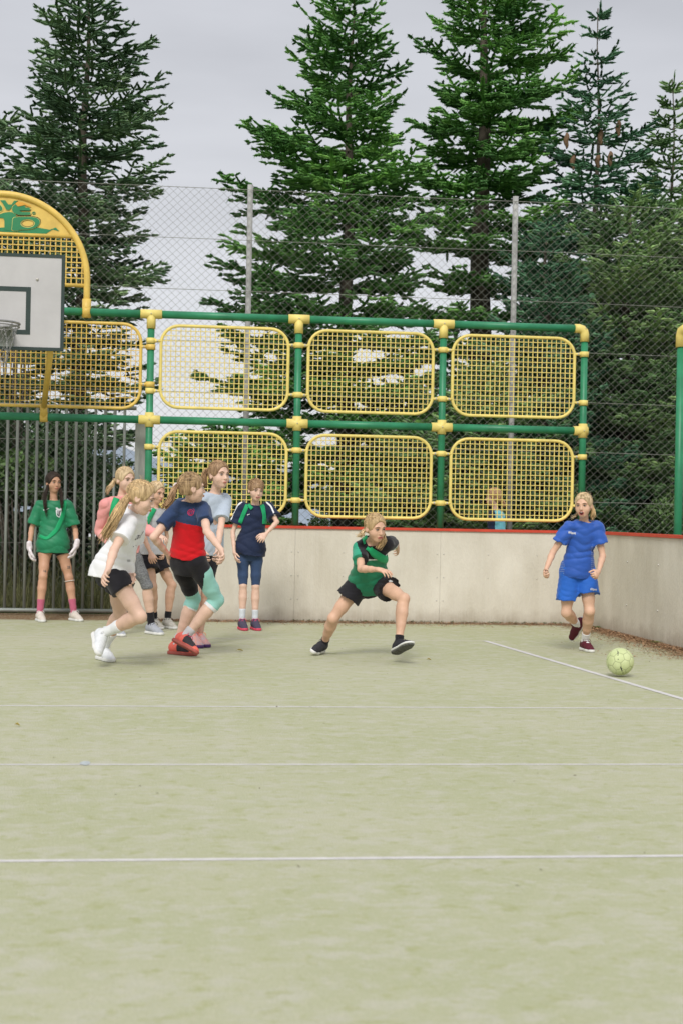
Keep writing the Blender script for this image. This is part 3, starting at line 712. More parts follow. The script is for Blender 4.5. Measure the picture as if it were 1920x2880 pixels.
leafy(xx(60, 17.5), 17.45, .35, .2, 1.2, 1.75, 2600, LM2, 'mid green leafy sprays showing between the gate bars', 3, .07)
leafy(xx(10, 19.0), 18.6, .4, .25, 4.3, 5.0, 4500, LM2, 'pale green leafy top showing just above the yellow arch', 9, .08, 'leafy_tree')
leafy(xx(900, 18.2), 18.3, 1.6, .3, .05, 1.35, 22000, LM2, 'low leafy shrub just above the red cap between the second and third green posts', 4, .04)
leafy(xx(1330, 17.9), 18.0, 1.3, .3, .05, 1.2, 20000, LM2, 'low leafy shrub behind the walking child with the turquoise jacket', 5, .04)
leafy(xx(1800, 18.0), 18.1, 1.2, .3, .05, 1.4, 22000, LM2, 'low leafy shrub above the side wall near the right edge', 6, .045)
leafy(xx(520, 19.0), 19.0, 1.1, .3, .05, 1.5, 12000, LM2, 'low leafy shrub behind the heads of the girls on the left', 7, .05)
leafy(xx(1700, 23), 24.5, 4.0, .7, .1, 3.2, 50000, LM, 'long dark hedge far behind the conifers on the right', 8, .09, 'hedge')
# grass tufts at the foot of the fence
rg = np.random.default_rng(12); n = 26000
P = np.stack([rg.uniform(-7, 7, n), rg.uniform(15.8, 18.2, n), np.zeros(n)-.02], 1); hgt = rg.uniform(.08, .42, n)*np.where(rg.random(n) < .3, 1.5, .7)
a = rg.uniform(0, 2*np.pi, n); s_ = np.stack([np.cos(a), np.sin(a), 0*a], 1)*.005; ln = np.stack([rg.normal(0, .09, n), rg.normal(0, .09, n), hgt], 1)
V = np.stack([P-s_, P+s_, P+ln+s_*.3, P+ln-s_*.3], 1).reshape(-1, 3)
tag(link('long_grass', np_mesh('long_grass', V, np.arange(4*n).reshape(n, 4)), mat('long_grass', (.07, .11, .03), .9, .4, 2, c2=(.20, .19, .09))), 'long dry and green grass growing behind the wall and gate', 'grass', kind='stuff')
# ============================================================ PEOPLE
# bodies and clothes are grown from smooth-blended solids sampled on a grid and meshed (surface nets)
class Field:
    def __init__(s, lo, hi, h):
        s.h = h; s.lo = np.array(lo, np.float32); n = np.ceil((np.array(hi)-np.array(lo))/h).astype(int)+2
        s.n = n; s.V = np.full(tuple(n), .2, np.float32); s.ax = [s.lo[i]+h*np.arange(n[i], dtype=np.float32) for i in range(3)]
    def sub(s, a, b):
        i0 = np.clip(np.floor((np.array(a)-s.lo)/s.h).astype(int), 0, s.n-1); i1 = np.clip(np.ceil((np.array(b)-s.lo)/s.h).astype(int)+1, 1, s.n)
        if np.any(i1 <= i0): return None
        sl = tuple(slice(p, q) for p, q in zip(i0, i1))
        return sl, s.ax[0][sl[0]][:, None, None], s.ax[1][sl[1]][None, :, None], s.ax[2][sl[2]][None, None, :]
    def put(s, sl, d, k, op='u'):
        a = s.V[sl]
        if op == 'u':
            if k > 0: h = np.clip(.5+.5*(a-d)/k, 0, 1); s.V[sl] = a+(d-a)*h-k*h*(1-h)
            else: s.V[sl] = np.minimum(a, d)
        else:
            if k > 0: h = np.clip(.5-.5*(a+d)/k, 0, 1); s.V[sl] = a+(-d-a)*h+k*h*(1-h)
            else: s.V[sl] = np.maximum(a, -d)
    def cone(s, A, B, ra, rb, k=.012, op='u', flat=None, fk=1.):
        """tapered capsule; flat: unit axis across which it is fk times thicker(>1)/thinner"""
        A = np.array(A, float); B = np.array(B, float); m = max(ra, rb)*max(1, fk)+.05
        q = s.sub(np.minimum(A, B)-m, np.maximum(A, B)+m)
        if q is None: return
        sl, X, Y, Z = q; d = B-A; L2 = max(1e-9, d@d)
        x = X-A[0]; y = Y-A[1]; z = Z-A[2]
        t = np.clip((x*d[0]+y*d[1]+z*d[2])/L2, 0, 1)
        x = x-t*d[0]; y = y-t*d[1]; z = z-t*d[2]; r2 = x*x+y*y+z*z
        if flat is not None:
            c = x*flat[0]+y*flat[1]+z*flat[2]; r2 = r2-c*c+(c/fk)**2
        s.put(sl, np.sqrt(r2)-(ra+t*(rb-ra)), k, op)
    def ell(s, C, ax, r, k=.012, op='u'):
        C = np.array(C, float); m = max(r)+.05; q = s.sub(C-m, C+m)
        if q is None: return
        sl, X, Y, Z = q; x = X-C[0]; y = Y-C[1]; z = Z-C[2]; k0 = 0; k1 = 0
        for a, rr in zip(ax, r):
            c = x*a[0]+y*a[1]+z*a[2]; k0 = k0+(c/rr)**2; k1 = k1+(c/rr**2)**2
        k0 = np.sqrt(k0); k1 = np.sqrt(k1)+1e-6; s.put(sl, k0*(k0-1)/k1, k, op)
    def loft(s, A, B, s0, s1, st, k=.012, cap=(1, 1), op='u', cut=0):
        """elliptic loft along A->B; st = [(t, half width, half depth)], t in metres from A"""
        A = np.array(A, float); B = np.array(B, float); a = (B-A); L_ = np.linalg.norm(a); a /= L_
        T_ = [q[0] for q in st]; m = max(max(q[1], q[2]) for q in st)+.06
        P0 = A+a*T_[0]; P1 = A+a*T_[-1]; q = s.sub(np.minimum(P0, P1)-m, np.maximum(P0, P1)+m)
        if q is None: return
        sl, X, Y, Z = q; x = X-A[0]; y = Y-A[1]; z = Z-A[2]; t = x*a[0]+y*a[1]+z*a[2]
        x = x-t*a[0]; y = y-t*a[1]; z = z-t*a[2]
        def orth(v): v = np.array(v, float); v = v-a*(v@a); return v/np.linalg.norm(v)
        s0 = orth(s0); s1 = orth(s1); w = np.clip(t/L_, 0, 1); tt = np.clip(t, T_[0], T_[-1])
        sv = [s0[i]+(s1[i]-s0[i])*w for i in range(3)]; nn = np.sqrt(sv[0]**2+sv[1]**2+sv[2]**2); sv = [v/nn for v in sv]
        fv = [a[1]*sv[2]-a[2]*sv[1], a[2]*sv[0]-a[0]*sv[2], a[0]*sv[1]-a[1]*sv[0]]
        def sm(idx):
            tf = np.linspace(T_[0], T_[-1], 60); vf = np.interp(tf, T_, [q_[idx] for q_ in st]); kk = np.ones(7)/7; vp = np.pad(vf, 3, mode='edge'); vf = np.convolve(vp, kk, 'valid')
            return np.interp(tt, tf, vf)
        Wd = sm(1); Dp = sm(2)
        cs = x*sv[0]+y*sv[1]+z*sv[2]; cf = x*fv[0]+y*fv[1]+z*fv[2]
        e = np.sqrt((cs/Wd)**2+(cf/Dp)**2); d = (e-1)*np.minimum(Wd, Dp)*np.clip(1.15-.15*e, .6, 1)
        d = np.maximum(d, np.maximum(T_[0]-t, t-T_[-1])+cut)
        s.put(sl, d, k, op)
    def half(s, P, n, A, Rr):
        """cut everything on the side n of plane P, inside the ball (A,Rr)"""
        A = np.array(A, float); q = s.sub(A-Rr, A+Rr)
        if q is None: return
        sl, X, Y, Z = q; d = (X-P[0])*n[0]+(Y-P[1])*n[1]+(Z-P[2])*n[2]; r = np.sqrt((X-A[0])**2+(Y-A[1])**2+(Z-A[2])**2)-Rr
        s.V[sl] = np.maximum(s.V[sl], -np.maximum(-d, r))
    def wrinkle(s, amp, fr, seed, dirv=(0, 0, 1)):
        fr = fr*2.7; amp = amp*1.35
        rg = np.random.default_rng(seed); X = s.ax[0][:, None, None]; Y = s.ax[1][None, :, None]; Z = s.ax[2][None, None, :]
        D = 0
        for k in range(5):
            u = rg.normal(size=3)*.45+np.array(dirv); u /= np.linalg.norm(u); w = rg.normal(size=3); w /= np.linalg.norm(w); f = fr*rg.uniform(.6, 1.5)
            ph_ = f*(X*u[0]+Y*u[1]+Z*u[2])+2.0*np.sin(f*.33*(X*w[0]+Y*w[1]+Z*w[2])+rg.uniform(0, 6))+rg.uniform(0, 6); D = D+(1.1-2*np.abs(np.sin(ph_*.5))**.7)*rg.uniform(.5, 1)*(.6+.4*np.sin(ph_*.21+k))
        s.V += (amp*D/2).astype(np.float32)
    def mesh(s, name, m, root, smooth=1):
        V = s.V; V[0] = V[-1] = .1; V[:, 0] = V[:, -1] = .1; V[:, :, 0] = V[:, :, -1] = .1
        I = V < 0; c = np.zeros(tuple(s.n-1), np.int8)
        for dx in (0, 1):
            for dy in (0, 1):
                for dz in (0, 1): c += I[dx:dx+s.n[0]-1, dy:dy+s.n[1]-1, dz:dz+s.n[2]-1]
        act = np.argwhere((c > 0) & (c < 8)); idx = -np.ones(c.shape, np.int32); idx[tuple(act.T)] = np.arange(len(act))
        acc = np.zeros((len(act), 3)); cn = np.zeros((len(act), 1)); E_ = []
        for a in range(3):
            o = [b_ for b_ in range(3) if b_ != a]
            for p in (0, 1):
                for q in (0, 1):
                    st = np.zeros(3, int); st[o[0]] = p; st[o[1]] = q; en = st.copy(); en[a] = 1; E_.append((st, en))
        for st, en in E_:
            i0 = act+st; i1 = act+en; v0 = V[tuple(i0.T)]; v1 = V[tuple(i1.T)]; mk = (v0 < 0) != (v1 < 0); t = np.where(mk, v0/(v0-v1+1e-12), 0)
            acc += np.where(mk[:, None], st+(en-st)*t[:, None], 0); cn += mk[:, None]
        P = (act+acc/cn)*s.h+s.lo
        F = []
        for a in range(3):
            b_, c_ = (a+1) % 3, (a+2) % 3
            sa = [slice(None)]*3; sb_ = [slice(None)]*3; sa[a] = slice(0, -1); sb_[a] = slice(1, None)
            A_ = I[tuple(sa)]; B_ = I[tuple(sb_)]
            for inside in (1, 0):
                e = np.argwhere((A_ & ~B_) if inside else (~A_ & B_))
                e = e[(e[:, b_] > 0) & (e[:, c_] > 0) & (e[:, b_] < s.n[b_]-1) & (e[:, c_] < s.n[c_]-1)]
                q = []
                for db, dc in ((1, 1), (0, 1), (0, 0), (1, 0)):
                    w = e.copy(); w[:, b_] -= db; w[:, c_] -= dc; q.append(idx[tuple(w.T)])
                q = np.stack(q, 1)
                F.append(q if inside else q[:, ::-1])
        F = np.concatenate(F); F = F[(F >= 0).all(1)]
        for _ in range(smooth):               # light relaxation
            S_ = np.zeros_like(P); N_ = np.zeros((len(P), 1))
            for i in range(4):
                j = (i+1) % 4; np.add.at(S_, F[:, i], P[F[:, j]]); np.add.at(S_, F[:, j], P[F[:, i]]); np.add.at(N_, F[:, i], 1); np.add.at(N_, F[:, j], 1)
            P = P*.5+.5*S_/np.maximum(N_, 1)
        me = np_mesh(name, P-np.array(root.location), F)
        return link(name, me, m, root, smooth=True)

def nrm(v): v = np.array(v, float); return v/(np.linalg.norm(v)+1e-9)
def V3(p): return np.array([p[0], p[1], p[2]], float)
def solve(par, u, v, L_, sg):
    """joint on the pixel's ray at bone length L_ from its parent; sg>0 away from the camera"""
    o = V3(C0); d = V3(ray(u, v)); w = V3(par)-o; b_ = w@d; h2 = w@w-b_*b_
    if h2 >= L_*L_:
        p = o+d*b_; return V3(par)+nrm(p-V3(par))*L_*1.0 if h2 > (L_*1.12)**2 else p
    return o+d*(b_+sg*math.sqrt(L_*L_-h2))

def solve_person(sp, Y0):
    s = sp['s']; J = {}; lf = sp.get('lf', {})
    J['pel'] = V3(at(*sp['pel'], Y0)); tl = .44*s
    J['neck'] = solve(J['pel'], *sp['neck'][:2], tl, sp['neck'][2])
    # shoulders and hips: pixel + depth offset from torso (metres)
    for k in ('shR', 'shL'): u, v, dy = sp[k]; J[k] = V3(at(u, v, J['neck'][1]+dy))
    for k in ('hiR', 'hiL'): u, v, dy = sp[k]; J[k] = V3(at(u, v, J['pel'][1]+dy))
    for a, b_, c_, L1, L2 in (('sh', 'el', 'wr', .255, .225), ('hi', 'kn', 'an', .355, .355)):
        for q in 'RL':
            J[b_+q] = solve(J[a+q], *sp[b_+q][:2], L1*s*lf.get(b_+q, 1), sp[b_+q][2]); J[c_+q] = solve(J[b_+q], *sp[c_+q][:2], L2*s*lf.get(c_+q, 1), sp[c_+q][2])
    for q in 'RL':
        J['ha'+q] = solve(J['wr'+q], *sp['ha'+q][:2], .15*s, sp['ha'+q][2])
        J['to'+q] = solve(J['an'+q], *sp['to'+q][:2], .185*s, sp['to'+q][2])
    J['head'] = solve(J['neck'], *sp['head'][:2], .165*s, sp['head'][2])
    return J
def place(sp):
    a, b_ = sp['Y']-.9, sp['Y']+.9; k = sp['anchor'][0]; z = sp['anchor'][1]
    best = None
    for Y in np.linspace(a, b_, 73):
        J = solve_person(sp, Y); e = abs(J[k][2]-z)+.02*abs(Y-sp['Y'])
        if best is None or e < best[0]: best = (e, Y, J)
    print('PERSON', sp['n'], 'Y=%.2f' % best[1], {q: round(float(best[2][q][2]), 2) for q in ('anR', 'toR', 'anL', 'toL', 'head')}, [round(float(np.linalg.norm(best[2][a]-best[2][b_])), 2) for a, b_ in (('hiR', 'knR'), ('knR', 'anR'), ('hiL', 'knL'), ('knL', 'anL'), ('shR', 'elR'), ('shL', 'elL'), ('shR', 'shL'), ('hiR', 'hiL'))])
    return best[2]

SK = {}
def skin(name, c):
    m = mat(name, c, .5, .06, 14, spec=.35, c2=[min(1, x*1.02) for x in c], bump=.0006, bsc=120)
    b = m.node_tree.nodes['Principled BSDF']; b.inputs['Subsurface Weight'].default_value = .0
    return m
SKF = skin('skin_fair', (.70, .47, .36)); SKT = skin('skin_tan', (.55, .31, .20)); SKW = skin('skin_warm', (.66, .41, .285))
def hairm(name, c, c2):
    m = mat(name, c, .55, .30, 70, (1, 1, .16), c2=c2, bump=.002, bsc=150, spec=.3, det=5, attr='tint'); return m
HB = hairm('hair_blonde', (.40, .26, .12), (.60, .43, .23)); HL = hairm('hair_pale_blonde', (.52, .37, .19), (.68, .52, .32)); HBR = hairm('hair_light_brown', (.24, .135, .065), (.42, .27, .15)); HM = hairm('hair_sandy', (.27, .165, .08), (.48, .33, .18)); HD = hairm('hair_dark', (.022, .014, .010), (.05, .032, .022)); HR = hairm('hair_reddish', (.50, .29, .14), (.68, .44, .26))
eyew = mat('eye_white', (.5, .46, .44), .3, .02, 5); eyed = mat('eye_dark', (.05, .035, .03), .3, .1, 5); lipm = mat('lips', (.50, .17, .14), .45, .08, 30); mouthm = mat('mouth_inside', (.10, .02, .02), .6, .1, 30); toothm = mat('teeth', (.75, .72, .66), .4, .03, 30); browm = mat('brow_brown', (.20, .12, .07), .8, .2, 60); browd = mat('brow_dark', (.04, .025, .02), .8, .2, 60)
def cloth(name, c, rough=.85, var=.08, sc=9, **k): return mat(name, c, rough, var, sc, bump=.0022, bsc=k.pop('bsc', 22), sheen=.15, spec=k.pop('spec', .2), **k)

def head_frame(yaw, pitch, roll):
    y, p, r = R(yaw), R(pitch), R(roll)
    base = YAW*0
    f = np.array([math.sin(y)*math.cos(p), -math.cos(y)*math.cos(p), -math.sin(p)])
    rt = np.array([math.cos(y), math.sin(y), 0.])   # image-right for a viewer-facing head -> the person's left
    up = np.cross(rt, f); up = -up if up[2] < 0 else up
    rt2 = rt*math.cos(r)+up*math.sin(r); up2 = -rt*math.sin(r)+up*math.cos(r)
    return rt2, f, up2
def add_head(F, C, fr, s, mouth=0, op=1):
    rt, f, up = fr; ax = (rt, f, up)
    P = lambda x, y, z: C+rt*x*s+f*y*s+up*z*s
    F.ell(P(0, -.012, .030), ax, (.071*s, .088*s, .080*s), .02)
    F.ell(P(0, .022, -.030), ax, (.057*s, .058*s, .068*s), .03)
    F.ell(P(0, .050, -.078), ax, (.024*s, .022*s, .020*s), .025)     # chin
    for q in (1, -1):
        F.ell(P(q*.036, .046, -.028), ax, (.022*s, .022*s, .024*s), .02)
        F.ell(P(q*.030, .088, .008), ax, (.017*s, .014*s, .012*s), .012, 's')
        F.ell(P(q*.072, -.010, -.006), ax, (.009*s, .020*s, .029*s), .006)
        F.ell(P(q*.079, -.004, -.004), ax, (.006*s, .010*s, .015*s), .004, 's')
        F.cone(P(q*.047, .068, .028), P(q*.014, .078, .026), .006*s, .006*s, .012)
    F.cone(P(0, .076, .012), P(0, .094, -.022), .0065*s, .0105*s, .010)   # nose
    for q in (1, -1): F.ell(P(q*.010, .086, -.026), ax, (.006*s, .008*s, .006*s), .006)
    F.ell(P(0, .078, -.050), ax, (.020*s, .012*s, .011*s), .01)
    if mouth: F.ell(P(0, .090, -.053-mouth*.3), ax, (.016*s, .016*s, mouth*s), .003, 's')
def face_parts(C, fr, s, root, brow=browm, mouth=0, eyes=.8, teeth=False):
    rt, f, up = fr; P = lambda x, y, z: Vector(C+rt*x*s+f*y*s+up*z*s); L = root.location
    M = Matrix(((rt[0], f[0], up[0], 0), (rt[1], f[1], up[1], 0), (rt[2], f[2], up[2], 0), (0, 0, 0, 1)))
    def blob(name, p, r, m, n=12, par=root):
        g = MB(); g.ball((0, 0, 0), tuple(q*s for q in r), n); c = P(*p)
        g.v = [tuple(M.to_3x3() @ Vector(v)+c) for v in g.v]; return g.build(name, m, par, True, L)
    for q in (1, -1):
        if eyes:
            e_ = blob('eye', (q*.030, .0715, .008), (.0125, .0080, .0052*eyes), eyew); blob('iris', (q*.030, .0770, .008), (.0068, .0036, .0050*min(1, eyes)), eyed, 8, e_)
        g = MB(); g.tube([P(q*.014, .083, .0275), P(q*.030, .0815, .0325), P(q*.046, .072, .0275)], [.0032*s, .0036*s, .0020*s], 6); g.build('eyebrow', brow, root, True, L)
        g = MB(); g.tube([P(q*.017, .0765, .0115), P(q*.030, .0805, .0165), P(q*.043, .0725, .0115)], [.0016*s, .0020*s, .0015*s], 5); g.build('eyelashes', eyed, root, True, L)
    if mouth:
        g = MB(); n = 16; g.tube([P(.0205*math.cos(2*PI*k/n), .0885-.004*abs(math.cos(2*PI*k/n)), -.053-mouth*.3+(mouth+.002)*math.sin(2*PI*k/n)) for k in range(n)], .0030*s, 6, closed=True)
        lp = g.build('lips', lipm, root, True, L); blob('mouth', (0, .0800, -.053-mouth*.3), (.0185, .008, mouth), mouthm, 12, lp)
        if teeth: blob('teeth', (0, .0850, -.053+mouth*.42), (.0115, .005, .0036), toothm, 10, lp)
    else:
        g = MB(); g.tube([P(-.019, .0790, -.0505), P(-.008, .0890, -.0485), P(0, .0900, -.0495), P(.008, .0890, -.0485), P(.019, .0790, -.0505)], [.0015*s, .0034*s, .0036*s, .0034*s, .0015*s], 6)
        g.tube([P(-.016, .080, -.0545), P(0, .0895, -.0570), P(.016, .080, -.0545)], [.0015*s, .0045*s, .0015*s], 6); g.build('lips', lipm, root, True, L)
def add_hand(F, W_, tip, pn, s, side, curl=.5, rf=1., k=.006):
    """palm + 4 fingers + thumb. pn: palm normal (side the fingers curl to); side: +1/-1 puts the thumb on that side of pn x d"""
    d = nrm(tip-W_); pn = nrm(pn-d*(pn@d)); sv = np.cross(d, pn)*side
    pl = .072*s; F.cone(W_, W_+d*.02*s, .019*s, .021*s, .012, flat=pn, fk=.85)
    F.cone(W_+d*.022*s, W_+d*pl*.86, .025*s, .031*s, .012, flat=pn, fk=.42)
    ln = [.058, .066, .062, .048]
    for i in range(4):
        o = W_+d*pl*(.98 if i in (1, 2) else .92)+sv*s*(.0268-.0179*i); dirf = nrm(d+sv*(.16-.11*i)); r = [.0083, .0087, .0082, .0072][i]*s*rf
        a = 0; p = o-dirf*.012*s; q = o
        F.cone(p, q, r*1.02, r, k)
        for j, fr_ in enumerate((.45, .32, .25)):
            a += curl*(.75 if j == 0 else 1.)*(1+.08*i); dd = dirf*math.cos(a)+pn*math.sin(a); q2 = q+dd*ln[i]*s*fr_
            F.cone(q, q2, r*(1-.07*j), r*(.93-.08*j), .002); q = q2
    b0 = W_+d*.020*s+sv*.018*s; b1 = b0+nrm(sv*.75+d*.75+pn*.35)*.034*s; b2 = b1+nrm(d*.95+sv*.28+pn*(.25+curl*.4))*.030*s; b3 = b2+nrm(d*.9+pn*(.3+curl*.6))*.021*s
    F.cone(b0, b1, .0125*s, .0098*s*rf, .01); F.cone(b1, b2, .0094*s*rf, .0088*s*rf, .003); F.cone(b2, b3, .0086*s*rf, .0072*s*rf, .003)

TOR = [(-.115, .082, .068), (-.05, .122, .088), (.02, .134, .092), (.10, .115, .080), (.18, .101, .071), (.27, .113, .076), (.35, .127, .079), (.41, .114, .068), (.445, .072, .053)]
def basis(J):
    up = nrm(J['neck']-J['pel']); hs = nrm(J['hiL']-J['hiR']); ss = nrm(J['shL']-J['shR']); return up, hs, ss
def add_torso(F, J, s, inf=0, t0=-.115, t1=.445, k=.02, wid=1.):
    up, hs, ss = basis(J); st = [(t*s, (w*wid)*s+inf, d_*s+inf) for t, w, d_ in TOR if t0-1e-6 <= t <= t1+1e-6]
    def val(t): return tuple(np.interp(t, [q[0] for q in TOR], [q[i] for q in TOR]) for i in (1, 2))
    if st[0][0] > t0*s+1e-4: w, d_ = val(t0); st.insert(0, (t0*s, w*wid*s+inf, d_*s+inf))
    if st[-1][0] < t1*s-1e-4: w, d_ = val(t1); st.append((t1*s, w*wid*s+inf, d_*s+inf))
    F.loft(J['pel'], J['neck'], hs, ss, st, k)
def limb(F, A, B, prof, s, inf=0, k=.012, t0=0, t1=1):
    A = V3(A); B = V3(B); ts = sorted(set([t0]+[q[0] for q in prof if t0 < q[0] < t1]+[t1]))
    for a, b_ in zip(ts[:-1], ts[1:]):
        ra = np.interp(a, [q[0] for q in prof], [q[1] for q in prof])*s+inf; rb = np.interp(b_, [q[0] for q in prof], [q[1] for q in prof])*s+inf
        F.cone(A+(B-A)*a, A+(B-A)*b_, ra, rb, k)
UA = [(0, .037), (.3, .034), (.7, .029), (1, .027)]; FA = [(0, .027), (.25, .0285), (.6, .0235), (1, .018)]
TH = [(0, .073), (.3, .066), (.7, .052), (1, .043)]; SHK = [(0, .042), (.12, .042), (.33, .046), (.6, .037), (.85, .028), (1, .027)]

def build_body(J, sp, root):
    s = sp['s']; gth = sp.get('g', 1.); P = np.array([J[k] for k in J]); F = Field(P.min(0)-.16, P.max(0)+.16, sp.get('h', .0052))
    up, hs, ss = basis(J)
    add_torso(F, J, s*.985, 0, k=.025)
    F.cone(J['neck']-up*.03*s, J['neck']*.35+J['head']*.65, .042*s, .036*s, .03)
    for q in 'RL':
        F.cone(J['neck']*.8+J['pel']*.2, J['sh'+q], .05*s, .040*s, .03)
        limb(F, J['sh'+q], J['el'+q], UA, s*gth); limb(F, J['el'+q], J['wr'+q], FA, s*gth)
        limb(F, J['hi'+q], J['kn'+q], TH, s*gth, k=.02)
        K, A_ = J['kn'+q], J['an'+q]; d = nrm(A_-K); th = nrm(K-J['hi'+q]); back = nrm(-(th-d*(th@d))+1e-4*hs) if abs(th@d) < .985 else nrm(np.cross(hs, d)*1.0)
        if sp.get('kback') is not None and abs(th@d) >= .985: back = nrm(np.array(sp['kback'])-d*(np.array(sp['kback'])@d))
        limb(F, K, A_, SHK, s*gth, k=.012)
        F.cone(K+d*.07*s+back*.012*s, K+d*.17*s+back*.010*s, .040*s*gth, .030*s*gth, .025)   # calf
        F.ell(K-back*.012*s, np.eye(3), (.040*s*gth,)*3, .02)
        fw, fu = foot_frame(J, sp, q)
        F.cone(A_-fu*.035*s-fw*.02*s, A_-fu*.05*s+fw*.12*s, .026*s, .02*s, .015)
        cu, pn, sd = sp['hand'+q]
        if sp.get('glove'): continue
        add_hand(F, J['wr'+q], J['ha'+q], np.array(pn, float), s*1.02, sd, cu)
    add_head(F, J['head'], sp['fr'], s*.985, sp.get('mouth', 0))
    o = F.mesh('body', sp['skin'], root, 3)
    return o
def foot_frame(J, sp, q):
    A_, T_, K = J['an'+q], J['to'+q], J['kn'+q]
    D = nrm(T_-A_)
    if q in sp.get('flat', ''):
        f = nrm(np.array([D[0], D[1], 0])); return f, np.array([0, 0, 1.])
    u = nrm(K-A_); u = nrm(u-D*(u@D)); a = math.radians(21); f = nrm(D*math.cos(a)+u*math.sin(a)); return f, nrm(u*math.cos(a)-D*math.sin(a))
def shoe(J, sp, q, root, up_m, sole_m, lace_m, acc=None):
    s = sp['s']*1.04; A_ = J['an'+q]; f, u = foot_frame(J, sp, q); sd = np.cross(f, u); b0 = A_-u*.072*s
    if q in sp.get('flat', ''): b0[2] = .004; A_ = b0+u*.072*s
    P = lambda x, y, z: b0+f*x*s+sd*y*s+u*z*s
    pts = np.array([P(-.1, 0, -.02), P(.22, 0, .12)]); F = Field(pts.min(0)-.09, pts.max(0)+.09, .004)
    F.cone(P(-.030, 0, .045), P(.03, 0, .045), .037*s, .036*s, .012); F.cone(P(-.02, 0, .06), P(.0, 0, .082), .034*s, .032*s, .012)
    F.cone(P(.03, 0, .05), P(.095, 0, .032), .036*s, .030*s, .02, flat=sd, fk=1.08); F.cone(P(.09, 0, .028), P(.150, 0, .016), .032*s, .026*s, .015, flat=sd, fk=1.18)
    F.half(P(0, 0, .016), -u, b0+f*.06*s, .3)
    F.ell(P(-.002, 0, .125), (f, sd, u), (.030*s, .026*s, .034*s), .004, 's')
    o = F.mesh('shoe', up_m, root, 2)
    F = Field(pts.min(0)-.09, pts.max(0)+.09, .004)
    for a, b_, ra, rb, z in ((-.035, .04, .040, .036, .0), (.04, .11, .036, .041, .0), (.11, .155, .041, .030, .004)):
        F.cone(P(a, 0, .008), P(b_, 0, .008+z), ra*s, rb*s, .004)
    F.half(P(0, 0, .022), u, b0+f*.06*s, .4); F.half(P(0, 0, -.002), -u, b0+f*.06*s, .4)
    so_ = F.mesh('sole', sole_m, o, 1); so_.data.transform(Matrix.Identity(4))
    # mesh() stores vertices relative to its parent's location argument, so shift back under the shoe
    so_.location = -Vector(root.location) if False else Vector((0, 0, 0))
    so_.data.transform(Matrix.Translation(Vector(o.location)-Vector(root.location)))
    g = MB()
    for i in range(5):
        x = .035+.017*i; z = .0855-.0125*i
        g.tube([Vector(P(x, -.020, z-.008)), Vector(P(x+.008, 0, z+.004)), Vector(P(x+.012, .020, z-.008))], .0032*s, 5)
    for sg in (1, -1): g.tube([Vector(P(.03, 0, .094)), Vector(P(.022, sg*.018, .104)), Vector(P(.036, sg*.032, .094)), Vector(P(.045, sg*.036, .078))], .0024*s, 5)
    g.build('laces', lace_m, o, True, root.location)
    if acc:
        g = MB(); g.tube([Vector(P(-.045, 0, .062)), Vector(P(-.062, 0, .085)), Vector(P(-.050, 0, .098))], .006*s, 6); g.build('heel_tab', acc, o, True, root.location)
    return o
def sock(J, sp, q, root, m, top=.16):
    s = sp['s']; A_, K = J['an'+q], J['kn'+q]; d = nrm(K-A_); L_ = np.linalg.norm(K-A_); f, u = foot_frame(J, sp, q)
    P = np.array([A_-d*.06*s, A_+d*(top+.03)*s]); F = Field(P.min(0)-.08, P.max(0)+.08, .005)
    t1 = top*s/L_; limb(F, K, A_, SHK, s*sp.get('g', 1.), .005, t0=1-t1, t1=1); F.cone(A_, A_-u*.04*s+f*.02*s, .034*s, .034*s, .01); F.cone(A_-u*.02*s, A_-u*.03*s+f*.06*s, .032*s, .026*s, .01)
    F.half(A_+d*top*s, d, A_+d*top*s, .12); return F.mesh('sock', m, root, 1)
def shirt(J, sp, root, m, hem=-.08, sleeve=.62, inf=.014, flare=.0, neck=.062, wr=.0045, name='shirt', long=False, seed=1, loose=0, slv=.012, body_w=1.0, fr=26, dirv=(0, 0, 1), plane=None):
    s = sp['s']; g = sp.get('g', 1.); P = np.array([J[k] for k in ('pel', 'neck', 'shR', 'shL', 'hiR', 'hiL', 'elR', 'elL')+(('wrR', 'wrL') if long else ())]); F = Field(P.min(0)-.22, P.max(0)+.14, .0055)
    up, hs, ss = basis(J)
    st = []
    for t, w, d_ in [(hem, 0, 0)]+[q for q in TOR if q[0] > hem+.01 and q[0] <= .445]:
        w, d_ = (np.interp(t, [q[0] for q in TOR], [q[i] for q in TOR]) for i in (1, 2)); e = flare*max(0, .28-t)/.36
        w = max(w, .106+e*.3) if t < .36 else w
        st.append((t*s, w*s*body_w+inf+e+loose, d_*s+inf+e+loose))
    F.loft(J['pel'], J['neck'], hs, ss, st, .02)
    for q in 'RL':
        F.cone(J['neck']*.84+J['pel']*.16, J['sh'+q], .056*s, .046*s, .03)
        if long:
            limb(F, J['sh'+q], J['el'+q], UA, s*g, slv+.004); limb(F, J['el'+q], J['wr'+q], FA, s*g, slv, t1=.97)
            d = nrm(J['wr'+q]-J['el'+q]); F.half(J['wr'+q]-d*.01, d, J['wr'+q]+d*.04, .075)
        else:
            e0, e1 = J['sh'+q], J['sh'+q]+(J['el'+q]-J['sh'+q])*sleeve; d = nrm(e1-e0)
            F.cone(e0, e1+d*.03, .046*s*g+slv*.6, .040*s*g+slv*1.5, .02)
            F.half(e1, d, e1+d*.05, .085*s)
    if plane is not None: F.half(plane[0], nrm(plane[1]), plane[0], .4)
    else: F.half(J['pel']+up*hem*s, -up, J['pel']+up*(hem*s-.12), .26)
    F.cone(J['neck']-up*.018+nrm(J['head']-J['neck'])*.0, J['neck']+up*.12, neck*s, neck*s, .006, 's')
    if wr: F.wrinkle(wr, fr, seed, dirv)
    o = F.mesh(name, m, root, 1); return o
